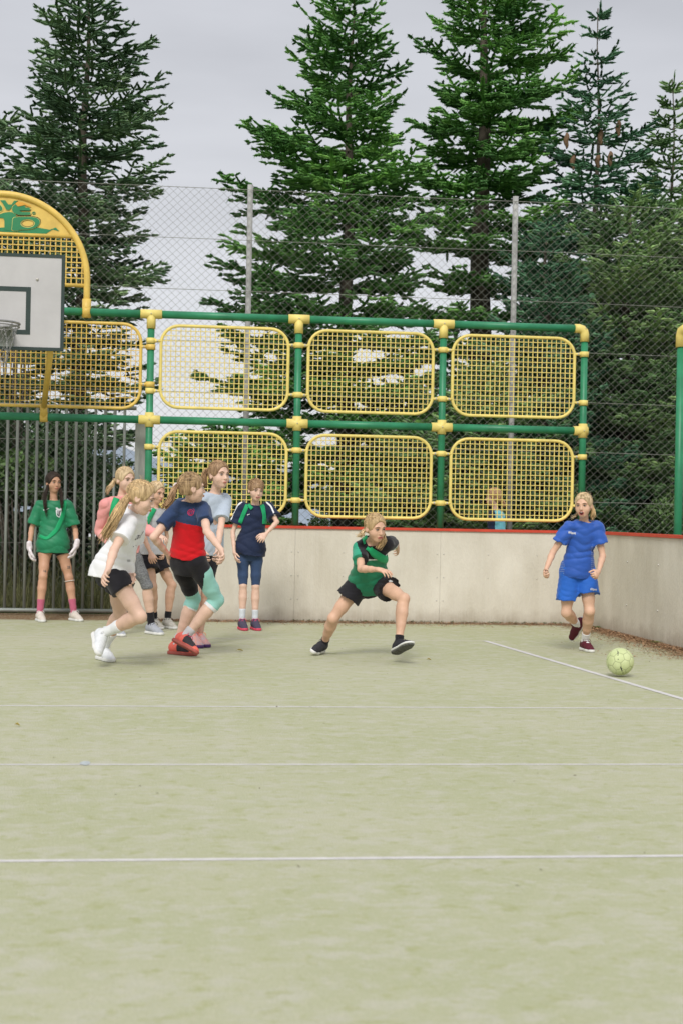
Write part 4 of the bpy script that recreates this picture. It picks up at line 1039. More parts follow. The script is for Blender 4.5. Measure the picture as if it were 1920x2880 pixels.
def shorts(J, sp, root, m, leg=.42, inf=.018, flare=.02, name='shorts', wr=.0035, seed=3, waist=.06, tight=False, legs=None):
    s = sp['s']; g = sp.get('g', 1.); P = np.array([J[k] for k in ('pel', 'hiR', 'hiL', 'knR', 'knL')]+([J['anR'], J['anL']] if leg > .95 else [])); F = Field(P.min(0)-.2, P.max(0)+.2, .0055); up, hs, ss = basis(J)
    add_torso(F, J, s, .007 if tight else .014, -.115, waist, .02)
    for q in 'RL':
        H, K = J['hi'+q], J['kn'+q]; lg = (legs or {}).get(q, leg); d = nrm(K-H)
        if lg <= 1:
            e = H+(K-H)*lg
            if tight: limb(F, H, K, TH, s*g, .006, t1=lg, k=.02)
            else: F.cone(H, e+d*.03, .076*s*g+.006, np.interp(lg, [0, 1], [.074, .048])*s*g+inf+flare, .025, flat=None)
            F.half(e, d, e+d*.10, .14*s)
        else:
            A_ = J['an'+q]; limb(F, H, K, TH, s*g, .006, k=.02); limb(F, K, A_, SHK, s*g, .007, t1=lg-1, k=.015); d2 = nrm(A_-K); e = K+(A_-K)*(lg-1)
            F.ell(K, np.eye(3), (.047*s*g,)*3, .02); F.half(e, d2, e+d2*.10, .115*s)
            F.cone(K+d2*.06*s, e, .05*s*g, .043*s*g, .02); F.half(e, d2, e+d2*.10, .115*s)
    if wr: F.wrinkle(wr, 34, seed)
    return F.mesh(name, m, root, 1)
def hair_cap(J, sp, root, m, thick=.007, bangs=0, low=-.045, vol=1.):
    C = J['head']; rt, f, up = sp['fr']; s = sp['s']*.985; ax = (rt, f, up); P = lambda x, y, z: C+rt*x*s+f*y*s+up*z*s
    F = Field(C-.16, C+.16, .0048)
    F.ell(P(0, -.014, .032), ax, ((.0715+thick)*s*vol, (.089+thick)*s*vol, (.081+thick)*s*vol), .01)
    F.ell(P(0, -.045, -.02), ax, (.060*s, .050*s, .055*s), .02)
    F.half(P(0, 0, low), -up, P(0, 0, low-.14), .17)
    z0 = .058-.04*bangs; thick = min(thick, .008)+.004*bangs
    F.ell(P(0, .115, -.055+(z0-.045)), ax, (.079*s, .105*s, .128*s), .01, 's')
    for q in (1, -1): F.ell(P(q*.088, .020, -.040), ax, (.030*s, .040*s, .044*s), .008, 's')
    # combed strands
    F.V += (np.sin((F.ax[0][:, None, None]*rt[0]+F.ax[1][None, :, None]*rt[1]+F.ax[2][None, None, :]*rt[2])*330+np.sin(F.ax[2][None, None, :]*60)*1.5)*.0009).astype(np.float32)
    o = F.mesh('hair', m, root, 1); whiten(o, .82)
    # combed strands lying on the cap, drawn back to where the hair is tied
    td = nrm(np.array(sp.get('tie', (0, -.95, .15)))); rg = np.random.default_rng(sp['n']); g = MB(); th = thick+.0015; RR = np.array([.0715+th, .089+th, .081+th])*vol
    cnt = []
    for i in range(300):
        a = rg.normal(size=3); a /= np.linalg.norm(a)
        if a[2] < -.35 or (a[1] > .15 and a[2] < .60-.35*bangs+.12*abs(a[0])) or (abs(a[0]) > .8 and a[2] < .05): continue
        L0 = rg.uniform(.35, 1); pts_ = []
        for k in range(8):
            q = a*(1-k/7*L0)+td*(k/7*L0); q /= np.linalg.norm(q)+1e-6; q = q*RR+np.array([0, -.014, .032])+q*rg.uniform(-.0008, .0012); pts_.append(Vector(P(*q)))
        n0 = len(g.v); g.tube(pts_, [.0024*s]*7+[.0010*s], 4); cnt.append(len(g.v)-n0)
    for i in range(16):                       # flyaways
        a = rg.normal(size=3); a[2] = abs(a[2])+.3; a /= np.linalg.norm(a); b0 = a*RR+np.array([0, -.014, .032]); d_ = nrm(a*.5+rg.normal(size=3)*.6+np.array([0, -.6, 0]))*.035; n0 = len(g.v)
        g.tube([Vector(P(*b0)), Vector(P(*(b0+d_*.5+a*.006))), Vector(P(*(b0+d_)))], [.0011*s, .0009*s, .0006*s], 3); cnt.append(len(g.v)-n0)
    q = g.build('hair_strands', m, o, True, root.location); tint(q, cnt, rg)
    return o
def whiten(o, v):
    ca = o.data.color_attributes.new('tint', 'FLOAT_COLOR', 'POINT'); n = len(o.data.vertices); a = np.ones((n, 4), np.float32); a[:, :3] = v; ca.data.foreach_set('color', a.ravel())
def tint(o, cnt, rg):
    t = np.concatenate([np.full(c, rg.uniform(.6, 1.35)) for c in cnt]) if cnt else np.ones(1); n = len(o.data.vertices); t = np.resize(t, n)
    a = np.stack([t, t, t, np.ones(n)], 1).astype(np.float32); ca = o.data.color_attributes.new('tint', 'FLOAT_COLOR', 'POINT'); ca.data.foreach_set('color', a.ravel())
def strands(path, n, r0, r1, m, par, root, seed=0, fray=.3, th=.0035, name='ponytail', taper=1., dens=10):
    """bundle of hair strands following a 3D path"""
    rg = np.random.default_rng(seed); P = [V3(p) for p in path]; g = MB(); N = dens
    L_ = np.concatenate([[0], np.cumsum([np.linalg.norm(P[i+1]-P[i]) for i in range(len(P)-1)])]); L_ /= L_[-1]
    def cr(t): return np.array([np.interp(t, L_, [p[i] for p in P]) for i in range(3)])
    pts = np.array([cr(t) for t in np.linspace(0, 1, N)])
    for _ in range(2): pts[1:-1] = (pts[:-2]+2*pts[1:-1]+pts[2:])/4
    cnt = []
    for i in range(n):
        a = rg.uniform(0, 2*PI); rr = math.sqrt(rg.uniform(0, 1)); e = rg.uniform(.72, 1.05); o = []; w = rg.normal(size=3); w2 = rg.uniform(0, 6)
        for j, p in enumerate(pts):
            t = j/(N-1)
            if t > e: break
            d = nrm(pts[min(j+1, N-1)]-pts[max(j-1, 0)]); x = nrm(np.cross(d, [0.3, .9, .2])); y = np.cross(d, x)
            rad = (r0+(r1-r0)*math.sin(min(1, t*1.6)*PI/2)*(1-.55*taper*t*t))*rr; tw = a+t*1.2
            o.append(Vector(p+x*math.cos(tw)*rad+y*math.sin(tw)*rad+w*fray*.02*t*t+w*.003*math.sin(t*9+w2)))
        if len(o) > 2: n0 = len(g.v); g.tube(o, [th*(1-.6*(k/len(o))**2) for k in range(len(o))], 4); cnt.append(len(g.v)-n0)
    q = g.build(name, m, par, True, root.location); tint(q, cnt, rg); return q
def sub_obj(g, name, m, par, root, smooth=True): return g.build(name, m, par, smooth, root.location)
def bvh(o, root):
    return BVHTree.FromPolygons([tuple(v.co+root.location) for v in o.data.vertices], [tuple(p.vertices) for p in o.data.polygons])
def hit(trees, u, v, back=False):
    d = ray(u, v); best = None
    o = C0 if not back else C0+d*30
    dd = d if not back else -d
    for t in trees:
        p, n, i, ds = t.ray_cast(o, dd)
        if p is not None and (best is None or ds < best[2]): best = (p, n, ds)
    return best
def decal(name, polys, trees, m, par, root, off=.002, dens=0):
    """flat marks laid on a garment: polygons given in photo pixels, dropped on the cloth surface"""
    g = MB()
    for poly in polys:
        q = []; last = None
        for u, v in poly:
            h_ = hit(trees, u, v)
            if h_ is None:
                if last is None: continue
                h_ = last
            last = h_; n_ = h_[1] if h_[1].dot(ray(u, v)) < 0 else -h_[1]; q.append(h_[0]+n_*off)
        if len(q) > 2: g.add(q, [tuple(range(len(q)))])
    if g.v: return g.build(name, m, par, False, root.location)
def ribbon(name, path, w, trees, m, par, root, off=.006, th=.0025, n=26, back=None):
    """cloth band draped on a garment; path in photo pixels (front), optional back path on the far side"""
    g = MB()
    def run(path, bk):
        P = [np.array(p[:2], float) for p in path]; L_ = np.concatenate([[0], np.cumsum([np.linalg.norm(P[i+1]-P[i]) for i in range(len(P)-1)])]); L_ /= L_[-1]
        rows = []
        for k in range(n+1):
            t = k/n; c = np.array([np.interp(t, L_, [p[i] for p in P]) for i in (0, 1)]); t2 = min(1, t+.03); t1 = max(0, t-.03)
            dd = np.array([np.interp(t2, L_, [p[i] for p in P])-np.interp(t1, L_, [p[i] for p in P]) for i in (0, 1)]); dd /= np.linalg.norm(dd)+1e-9; nn = np.array([-dd[1], dd[0]]); ww = np.interp(t, L_, [(p[2] if len(p) > 2 else w) for p in path])
            row = []
            for e in (-.5, -.17, .17, .5):
                u, v = c+nn*ww*e; h_ = hit(trees, u, v, bk)
                if h_ is None: row.append(None); continue
                d = ray(u, v); d = -d if bk else d; n_ = h_[1] if h_[1].dot(d) < 0 else -h_[1]; row.append(h_[0]+n_*(off+.002*math.sin(k*1.3+e*4)))
            g_ok = [r for r in row if r is not None]
            if len(g_ok) >= 2:
                for i in range(4):
                    if row[i] is None: row[i] = min(((abs(j-i), j) for j in range(4) if row[j] is not None))[1]; row[i] = row[row[i]] if isinstance(row[i], int) else row[i]
                rows.append(row)
        # reject jumps in depth
        rs = [];
        for r_ in rows:
            if rs and (r_[1]-rs[-1][1]).length > .09: continue
            rs.append(r_)
        for _ in range(2):
            rs = [[(rs[max(0, i-1)][j]+rs[i][j]*2+rs[min(len(rs)-1, i+1)][j])/4 for j in range(4)] for i in range(len(rs))]
        vs = [p for r_ in rs for p in r_]; fs = [(i*4+j, i*4+j+1, (i+1)*4+j+1, (i+1)*4+j) for i in range(len(rs)-1) for j in range(3)]
        g.add(vs, fs)
    run(path, False)
    if back: run(back, True)
    o = g.build(name, m, par, True, root.location)
    md = o.modifiers.new('thickness', 'SOLIDIFY'); md.thickness = th; md.offset = 0
    return o
def text_decal(name, txt, org, du, dv, trees, m, par, root, off=.0025, bold=.02, shear=0):
    """writing on a garment: org = photo pixel of the baseline start, du/dv = pixel vectors of one em across/up"""
    c = bpy.data.curves.new('tmp', 'FONT'); c.body = txt; c.size = 1; c.offset = bold; c.shear = shear; c.resolution_u = 3
    o = bpy.data.objects.new('tmp', c); COL.objects.link(o); me = bpy.data.meshes.new_from_object(o.evaluated_get(bpy.context.evaluated_depsgraph_get())); bpy.data.objects.remove(o)
    vs = []; last = None
    for v in me.vertices:
        u_, v_ = org[0]+du[0]*v.co.x+dv[0]*v.co.y, org[1]+du[1]*v.co.x+dv[1]*v.co.y; h_ = hit(trees, u_, v_)
        if h_ is None: h_ = last
        if h_ is None: vs.append(None); continue
        last = h_; n_ = h_[1] if h_[1].dot(ray(u_, v_)) < 0 else -h_[1]; vs.append(h_[0]+n_*off)
    ok = next((v for v in vs if v is not None), None)
    if ok is None: return
    vs = [v if v is not None else ok for v in vs]
    g = MB(); g.add(vs, [tuple(p.vertices) for p in me.polygons]); bpy.data.meshes.remove(me); return g.build(name, m, par, False, root.location)
def zone(o, root, fn, mats):
    """assign materials by where the cloth panel is on the garment"""
    me = o.data
    for m in mats: me.materials.append(m)
    n = len(me.polygons); c = np.zeros(n*3, np.float32); me.polygons.foreach_get('center', c); c = c.reshape(-1, 3)+np.array(root.location)
    me.polygons.foreach_set('material_index', fn(c).astype(np.int32)); me.update()
def person(sp, label, grp=None):
    J = place(sp)
    for q in sp.get('flat', ''): J['an'+q][2] = .5*J['an'+q][2]+.5*.078*sp['s']
    root = empty('person', (float(J['pel'][0]), float(J['pel'][1]), 0), label, 'person', grp)
    sp['fr'] = head_frame(*sp['look']); build_body(J, sp, root)
    face_parts(J['head'], sp['fr'], sp['s']*.985, root, sp.get('brow', browm), sp.get('mouth', 0), sp.get('eyes', .8), sp.get('teeth', False))
    return root, J
# ------------------------------------------------------------ garments and shoes
sash_m = cloth('sash_green', (.012, .34, .13), .6, .10, 8)
white_c = cloth('cloth_white', (.78, .78, .80), .85, .05, 8); black_c = cloth('cloth_black', (.014, .013, .017), .8, .15, 8); navy_c = cloth('cloth_navy', (.018, .030, .075), .75, .12, 8)
sole_w = mat('sole_white', (.72, .72, .70), .6, .06, 30); sole_k = mat('sole_dark', (.05, .045, .05), .7, .15, 30)
lace_w = mat('lace_white', (.72, .71, .70), .8, .06, 30); lace_k = mat('lace_black', (.03, .03, .035), .8, .1, 30); lace_p = mat('lace_pink', (.75, .06, .17), .7, .1, 30)
def shoem(n, c, **k): return mat(n, c, .7, .10, 30, bump=.0012, bsc=160, **k)
logo_w = mat('logo_white', (.75, .76, .78), .7, .04, 30); logo_k = mat('logo_dark', (.03, .03, .04), .7, .04, 30); bandm = mat('wristband_dark', (.02, .02, .03), .7, .1, 30)
def band(J, q, root, m, t=.97, r=.024, name='wristband', w=.006):
    a, b_ = J['el'+q], J['wr'+q]; c = a+(b_-a)*t; d = nrm(b_-a); x = nrm(np.cross(d, [.3, .8, .1])); y = np.cross(d, x); g = MB()
    g.tube([Vector(c+(x*math.cos(2*PI*k/16)+y*math.sin(2*PI*k/16))*r) for k in range(16)], w*.6, 6, closed=True); return g.build(name, m, root, True, root.location)
def Z1(x, y): return (x*.30612, 1240+y*.30612)
def Z2(x, y): return (400+x*.27203, 1260+y*.27203)
def Z3(x, y): return (820+x*.25510, 1400+y*.25510)
def Z4(x, y): return (1300+x*.39541, 1340+y*.39541)
def Z6(x, y): return (300+x*.20408, 1280+y*.20408)
def hp_(J, sp, x, y, z):
    rt, f, up = sp['fr']; s = sp['s']*1.03; return J['head']+rt*x*s+f*y*s+up*z*s
def hair_tie(c, r, m, par, root):
    g = MB(); g.tube([Vector(V3(c))+Vector((r*math.cos(2*PI*k/12), r*.5*math.sin(2*PI*k/12), r*math.sin(2*PI*k/12))) for k in range(12)], r*.45, 6, closed=True); return g.build('hair_tie', m, par, True, root.location)
def pxp(path, Y): return [V3(at(u, v, Y)) for u, v in path]

def seg(c, a, b_):
    d = b_-a; t = ((c-a)@d)/(d@d); return t, np.linalg.norm(c-a-np.clip(t, 0, 1)[:, None]*d, axis=1)

# 1 ---- goalkeeper in the green shirt
sp = dict(n=1, tie=(0, -.6, -.5), s=.96, g=.98, Y=14.0, anchor=('anR', .078), pel=(149, 1527), neck=(151, 1404, 1), shR=(113, 1421, .0), shL=(190, 1420, .0), hiR=(128, 1531, 0), hiL=(170, 1531, 0),
     elR=(89, 1488, 1), elL=(212, 1491, 1), wrR=(83, 1538, -1), wrL=(215, 1532, -1), haR=(86, 1580, -1), haL=(206, 1572, -1), knR=(121, 1622, -1), knL=(194, 1624, -1), anR=(112, 1725, 1), anL=(208, 1723, 1),
     toR=(122, 1745, -1), toL=(228, 1745, -1), head=(151, 1358, -1), look=(30, 4, 0), skin=SKT, flat='RL', handR=(.5, (1, 0, 0), 1), handL=(.5, (-1, 0, 0), -1), brow=browd, glove=True, kback=(0, 1, 0))
root, J = person(sp, 'girl in goalkeeper gloves and a green shirt standing in front of the bar gate')
gs = shirt(J, sp, root, cloth('shirt_keeper_green', (.010, .195, .085), .55, .10, 6, spec=.4), hem=-.10, sleeve=.80, inf=.015, flare=.034, seed=11, slv=.018, wr=.005)
shorts(J, sp, root, black_c, leg=.30, inf=.008, flare=.0, wr=.002)
g = MB()
hw = hairobj = hair_cap(J, sp, root, HD, .012, low=-.06)
for x0, pth in ((-.062, [(131, 1366), (127, 1392), (126, 1415), (130, 1432), (133, 1452)]), (.062, [(171, 1364), (173, 1390), (174, 1412), (177, 1424), (176, 1438)])):
    P = pxp(pth, J['head'][1]-.06); P[0] = V3(hp_(J, sp, x0*.9, .0, -.02)); P[2:] = [p+np.array([0, -.05, 0]) for p in P[2:]]
    strands(P, 46, .012, .017, HD, hw, root, 5, .15, .0035, 'braid', .5)
tr_ = [bvh(gs, root)]
ribbon('sash', [Z1(598, 508)+(11,), Z1(592, 600)+(12,), Z1(575, 700)+(13,), Z1(520, 820)+(13,), Z1(430, 905)+(10,), Z1(355, 870)+(10,)], 12, tr_, sash_m, root, root, back=[Z1(355, 870), Z1(450, 700), Z1(570, 540), Z1(600, 508)])
decal('chest_logo', [[Z1(396, 628), Z1(402, 640), Z1(420, 640), Z1(452, 620), Z1(452, 616), Z1(418, 632), Z1(406, 634)]], tr_, logo_w, gs, root)
decal('crest', [[Z1(513, 612), Z1(570, 615), Z1(568, 660), Z1(545, 705), Z1(520, 690), Z1(513, 650)]], tr_, logo_w, gs, root, .002)
decal('crest_mark', [[Z1(528, 640), Z1(536, 640), Z1(538, 690), Z1(530, 685)], [Z1(545, 640), Z1(558, 640), Z1(546, 695), Z1(541, 693)]], tr_, logo_k, gs, root, .0032)
glv = mat('glove_white', (.68, .58, .60), .6, .14, 30, c2=(.74, .70, .72), bump=.001, bsc=80)
for q in 'RL':
    W_, H_ = J['wr'+q], J['ha'+q]; Fd = Field(np.minimum(W_, H_)-.12, np.maximum(W_, H_)+.12, .0042)
    Fd.cone(W_-nrm(H_-W_)*.035, W_+nrm(H_-W_)*.01, .028, .030, .01)
    add_hand(Fd, W_, H_, np.array(sp['hand'+q][1], float), sp['s']*1.25, sp['hand'+q][2], .42, 1.25); Fd.mesh('glove', glv, root, 1)
    band(J, q, root, bandm, .86, .030, 'wrist_strap', .011)
sm_ = shoem('shoe_cream', (.62, .56, .50)); sk = cloth('sock_pink', (.50, .12, .20))
for q in 'RL': sock(J, sp, q, root, sk, .15); shoe(J, sp, q, root, sm_, sole_w, lace_w)
band({'elL': J['knL'], 'wrL': J['anL']}, 'L', root, mat('knee_plaster', (.62, .56, .50), .8, .05, 30), .10, .051, 'knee_bandage', .008)
tb1 = [bvh([o for o in root.children if o.name.startswith('body')][0], root)]; inkm = mat('pen_ink', (.10, .10, .10), .8)
text_decal('pen_number', '16', Z1(396, 1204), (8, 1), (0, -9), tb1, inkm, root, root, .002, .02); text_decal('pen_number', '25', Z1(617, 1172), (8.5, 0), (0, -10), tb1, inkm, root, root, .002, .03)
g = MB()

# 2 ---- girl in the pink hoodie
sp = dict(n=2, tie=(-.4, -.9, -.1), s=1.02, g=.95, Y=12.4, anchor=('anL', .085), pel=(350, 1537), neck=(341, 1397, -1), shR=(300, 1421, -.06), shL=(376, 1418, .08), hiR=(337, 1541, -.04), hiL=(364, 1541, .04),
     elR=(283, 1493, 1), elL=(401, 1486, -1), wrR=(318, 1532, -1), wrL=(447, 1506, -1), haR=(350, 1541, -1), haL=(468, 1517, -1), knR=(352, 1655, -1), knL=(414, 1648, -1), anR=(326, 1769, 1), anL=(426, 1757, 1),
     toR=(347, 1788, -1), toL=(455, 1779, -1), head=(353, 1350, -1), look=(38, 8, 0), skin=SKF, flat='RL', handR=(.5, (0, 0, -1), -1), handL=(.5, (0, 0, -1), 1), eyes=.7)
root, J = person(sp, 'blonde girl in pink top and grey leggings, half hidden behind the girl in white')
pk = cloth('hoodie_pink', (.72, .27, .26), .9, .08, 7, c2=(.76, .36, .34))
gs = shirt(J, sp, root, pk, hem=-.06, inf=.02, long=True, seed=5, slv=.022, neck=.050, wr=.006)
shorts(J, sp, root, mat('legging_grey', (.13, .135, .14), .85, .35, 60, (1, 1, 2.5), c2=(.20, .205, .21)), leg=1.06, tight=True, name='leggings', wr=.001)
h_ = hair_cap(J, sp, root, HL, .010); P0 = V3(hp_(J, sp, -.045, -.095, -.005)); P = [P0]+pxp([(318, 1362), (306, 1372), (301, 1389)], P0[1]); strands(P, 90, .010, .026, HL, h_, root, 3, .3, .0035)
hair_tie(P0, .014, bandm, h_, root)
tr_ = [bvh(gs, root)]
ribbon('sash', [Z1(1075, 520), Z1(1045, 600), Z1(1030, 680), Z1(1050, 800), Z1(1120, 900)], 17, tr_, sash_m, root, root)
sg_ = shoem('shoe_grey', (.36, .38, .42)); skk = cloth('sock_black', (.015, .014, .018))
for q in 'RL': sock(J, sp, q, root, skk, .12); shoe(J, sp, q, root, sg_, sole_w, lace_k)

# 4 ---- girl in grey behind the others
sp = dict(n=4, s=.95, g=.95, Y=13.2, anchor=('anL', .078), pel=(426, 1553), neck=(433, 1430, -1), shR=(410, 1446, -.09), shL=(461, 1444, .08), hiR=(412, 1557, -.03), hiL=(438, 1556, .03),
     elR=(402, 1505, -1), elL=(468, 1510, 1), wrR=(424, 1555, -1), wrL=(458, 1556, -1), haR=(440, 1585, -1), haL=(461, 1579, -1), knR=(430, 1650, -1), knL=(483, 1646, -1), anR=(434, 1742, 1), anL=(471, 1744, 1),
     toR=(456, 1760, -1), toL=(494, 1763, -1), head=(441, 1386, -1), look=(42, 14, 0), skin=SKW, flat='RL', handR=(.6, (0, 1, 0), -1), handL=(.8, (-1, -.3, 0), 1), eyes=.75)
root, J = person(sp, 'girl in plain grey shirt and black shorts, between the white and the red shirts')
gs = shirt(J, sp, root, cloth('shirt_grey', (.48, .49, .51)), hem=-.02, sleeve=.6, inf=.016, flare=.02, seed=7, wr=.004)
shorts(J, sp, root, black_c, leg=.50, inf=.022, flare=.02)
h_ = hair_cap(J, sp, root, HL, .010); P0 = V3(hp_(J, sp, -.03, -.1, -.01)); strands([P0, P0+np.array([-.06, .02, -.05]), P0+np.array([-.08, .03, -.16])], 60, .010, .022, HL, h_, root, 4)
tr_ = [bvh(gs, root)]; ribbon('sash', [Z6(660, 735), Z6(630, 790), Z6(590, 870), Z6(540, 960)], 13, tr_, sash_m, root, root)
sw_ = shoem('shoe_offwhite', (.52, .50, .44))
for q in 'RL': sock(J, sp, q, root, skk, .09); shoe(J, sp, q, root, sw_, sole_w, lace_k)
decal('shorts_logo', [[(488, 1596), (492, 1600), (494, 1608), (489, 1604)]], tr_, logo_w, gs, root)

# 6 ---- tall girl in pale blue
sp = dict(n=6, tie=(-.2, -.95, .2), s=1.06, g=.93, Y=11.9, anchor=('anL', .085), pel=(580, 1541), neck=(604, 1388, -1), shR=(571, 1404, -.05), shL=(633, 1408, .03), hiR=(566, 1545, -.03), hiL=(594, 1544, .03),
     elR=(566, 1485, 1), elL=(621, 1483, -1), wrR=(570, 1548, -1), wrL=(612, 1548, -1), haR=(575, 1590, -1), haL=(619, 1588, -1), knR=(548, 1668, -1), knL=(580, 1668, -1), anR=(544, 1788, 1), anL=(561, 1788, 1),
     toR=(566, 1810, -1), toL=(586, 1806, -1), head=(617, 1337, -1), look=(34, 2, 0), skin=SKF, flat='RL', handR=(.6, (1, 0, 0), 1), handL=(.75, (-1, 0, 0), -1))
root, J = person(sp, 'tall girl in a pale blue shirt standing behind the girl in red and navy')
gs = shirt(J, sp, root, cloth('shirt_pale_blue', (.46, .53, .62)), hem=-.04, sleeve=.68, inf=.012, flare=.01, seed=9, wr=.0035, slv=.014)
shorts(J, sp, root, black_c, leg=.78, tight=True, wr=.001)
h_ = hair_cap(J, sp, root, HBR, .009); P0 = V3(hp_(J, sp, -.025, -.10, .035)); P = [P0]+pxp([(580, 1318), (573, 1343), (579, 1370)], P0[1]-.02); strands(P, 110, .012, .028, HBR, h_, root, 6, .25)
hair_tie(P0, .016, white_c, h_, root)
so_ = shoem('shoe_pale_coral', (.50, .50, .56), c2=(.75, .30, .22)); lc = mat('lace_coral', (.85, .22, .15), .7, .1, 30)
for q in 'RL': shoe(J, sp, q, root, so_, mat('sole_purple', (.08, .035, .14), .6, .1, 30), lc)

# 7 ---- navy girl standing
sp = dict(n=7, lf={'elL': .76, 'wrL': .80}, s=.96, g=.84, Y=13.2, anchor=('anR', .078), pel=(703, 1545), neck=(719, 1419, -1), shR=(681, 1427, .0), shL=(755, 1425, .0), hiR=(683, 1549, 0), hiL=(722, 1549, 0),
     elR=(655, 1496, 1), elL=(779, 1468, -1), wrR=(659, 1553, -1), wrL=(748, 1502, -1), haR=(668, 1590, -1), haL=(726, 1524, -1), knR=(684, 1648, -1), knL=(719, 1650, -1), anR=(681, 1748, 1), anL=(717, 1754, 1),
     toR=(690, 1768, -1), toL=(728, 1772, -1), head=(720, 1380, -1), look=(18, 10, -4), mouth=.0045, teeth=True, skin=SKF, flat='RL', handR=(.35, (1, 0, 0), 1), handL=(.55, (.2, 1, 0), -1), kback=(0, 1, 0), eyes=.7)
root, J = person(sp, 'girl in loose navy shirt with two green straps, standing by the concrete wall')
gs = shirt(J, sp, root, cloth('shirt_navy', (.012, .021, .055), .7, .12, 6), hem=-.055, sleeve=.66, inf=.016, flare=.03, seed=13, slv=.022, wr=.005, body_w=.93)
shorts(J, sp, root, cloth('tights_blue', (.035, .065, .14), .7), leg=.97, tight=True, wr=.0008, name='tights')
h_ = hair_cap(J, sp, root, HBR, .010, bangs=1.0)
tr_ = [bvh(gs, root)]
ribbon('sash', [Z2(1118, 518), Z2(1085, 600), Z2(1045, 690), Z2(1005, 790), Z2(985, 870)], 12.5, tr_, sash_m, root, root, th=.004)
ribbon('sash', [Z2(1210, 545), Z2(1245, 610), Z2(1265, 700), Z2(1262, 790)], 12.5, tr_, sash_m, root, root, th=.004)
ribbon('sash', [Z2(1100, 590), Z2(1140, 635)], 9, tr_, sash_m, root, root, off=.016, n=8)
ribbon('sleeve_stripe', [Z2(1045, 548), Z2(990, 590), Z2(940, 680), Z2(912, 770)], 4.2, tr_, logo_w, gs, root, off=.002, th=.001)
ribbon('sleeve_stripe', [Z2(1275, 553), Z2(1330, 600), Z2(1365, 680), Z2(1385, 725)], 4.2, tr_, logo_w, gs, root, off=.002, th=.001)
decal('chest_logo', [[Z2(1083, 690), Z2(1112, 680), Z2(1114, 685), Z2(1090, 696)]], tr_, logo_w, gs, root)
sp_m = shoem('shoe_purple_grey', (.07, .06, .10)); skw = cloth('sock_white', (.62, .66, .70))
for q in 'RL': sock(J, sp, q, root, skw, .13); shoe(J, sp, q, root, sp_m, mat('sole_pink', (.70, .08, .14), .6, .1, 30), lace_p)

# 5 ---- girl in red and navy, back turned
sp = dict(n=5, tie=(0, -.95, .1), s=1.05, g=1.02, Y=11.0, anchor=('anL', .082), pel=(528, 1572), neck=(534, 1409, -1), shR=(572, 1434, -.06), shL=(490, 1440, .06), hiR=(552, 1580, -.06), hiL=(507, 1582, .05),
     elR=(582, 1494, -1), elL=(432, 1511, -1), wrR=(623, 1547, -1), wrL=(474, 1561, 1), haR=(633, 1592, -1), haL=(500, 1580, 1), knR=(610, 1688, 1), knL=(545, 1684, 1), anR=(521, 1790, -1), anL=(497, 1812, -1),
     toR=(552, 1835, -1), toL=(548, 1838, -1), head=(541, 1374, -1), look=(105, 0, 0), skin=SKF, flat='L', handR=(.65, (-1, -.1, 0), 1), handL=(.6, (0, -1, 0), 1))
root, J = person(sp, 'girl with her back turned in a red and navy shirt and black and mint leggings')
red_c = cloth('shirt_red', (.58, .008, .014), .8, .08, 7); nb = cloth('shirt_blue_navy', (.030, .055, .13))
gs = shirt(J, sp, root, red_c, hem=.020, sleeve=.56, inf=.018, seed=15, slv=.010, wr=.0040, fr=30, dirv=(.1, 0, 1.3))
up, hs, ss = basis(J); pel = J['pel']; s_ = sp['s']
def zf(c):
    t = (c-pel)@up/s_; w = np.abs((c-pel)@ss)/s_; a1, d1 = seg(c, J['shL'], J['elL']); a2, d2 = seg(c, J['shR'], J['elR']); return np.where((t > .300+.10*((c-pel)@ss)) | ((d1 < .075) & (a1 > .1)) | ((d2 < .075) & (a2 > .1)), 1, 0)
zone(gs, root, zf, [nb])
mint = cloth('mint_fabric', (.31, .62, .56), .7, .06); 
lg_ = shorts(J, sp, root, black_c, leg=1.24, tight=True, wr=.0012, name='leggings', waist=.035)
hR, kR, aR, hL, kL, aL = (J[k] for k in ('hiR', 'knR', 'anR', 'hiL', 'knL', 'anL'))
def zl(c):
    o = np.zeros(len(c)); tr1, r1 = seg(c, hR, kR); tr2, r2 = seg(c, kR, aR); tl1, l1 = seg(c, hL, kL); tl2, l2 = seg(c, kL, aL)
    rmin = np.minimum(r1, r2); lmin = np.minimum(l1, l2); isR = rmin < lmin
    fwd = (c-hR)@np.array([.85, .1, 0.])
    o = np.where(isR & (tr1 > .22) & ((tr1 > .62) | (fwd > .05+.0*tr1)), 1, o)
    o = np.where(isR & (r2 < r1) & (tr2 > .12), 1, o); o = np.where(isR & (r2 <= r1+.002) & (tr2 > .165), 2, o)
    o = np.where(~isR & ((tl1 > .80) & (l1 <= l2+.03)), 1, o); o = np.where(~isR & (l2 < l1) & (tl2 > .0), 1, o); o = np.where(~isR & (l2 < l1) & (tl2 > .205), 2, o)
    return o
zone(lg_, root, zl, [mint, white_c])
h_ = hair_cap(J, sp, root, HM, .008, low=-.05); P0 = V3(at(497, 1366, J['head'][1]-.01)); P = [P0]+pxp([(487, 1384), (483, 1404), (466, 1424), (456, 1430)], P0[1]-.04)
strands(P, 150, .012, .030, HBR, h_, root, 8, .35); hair_tie(P0, .018, mat('scrunchie', (.70, .60, .58), .8, .1, 40), h_, root)
g = MB(); 
tr_ = [bvh(gs, root)]; pinkm = mat('print_pink', (.70, .04, .14), .7, .05, 20)
def ring(c, r, w, a0=0, a1=360, n=26, sx=1.): return [(c[0]+sx*(r+w)*math.cos(R(a0+(a1-a0)*k/n)), c[1]+(r+w)*math.sin(R(a0+(a1-a0)*k/n))) for k in range(n+1)]+[(c[0]+sx*r*math.cos(R(a1+(a0-a1)*k/n)), c[1]+r*math.sin(R(a1+(a0-a1)*k/n))) for k in range(n+1)]
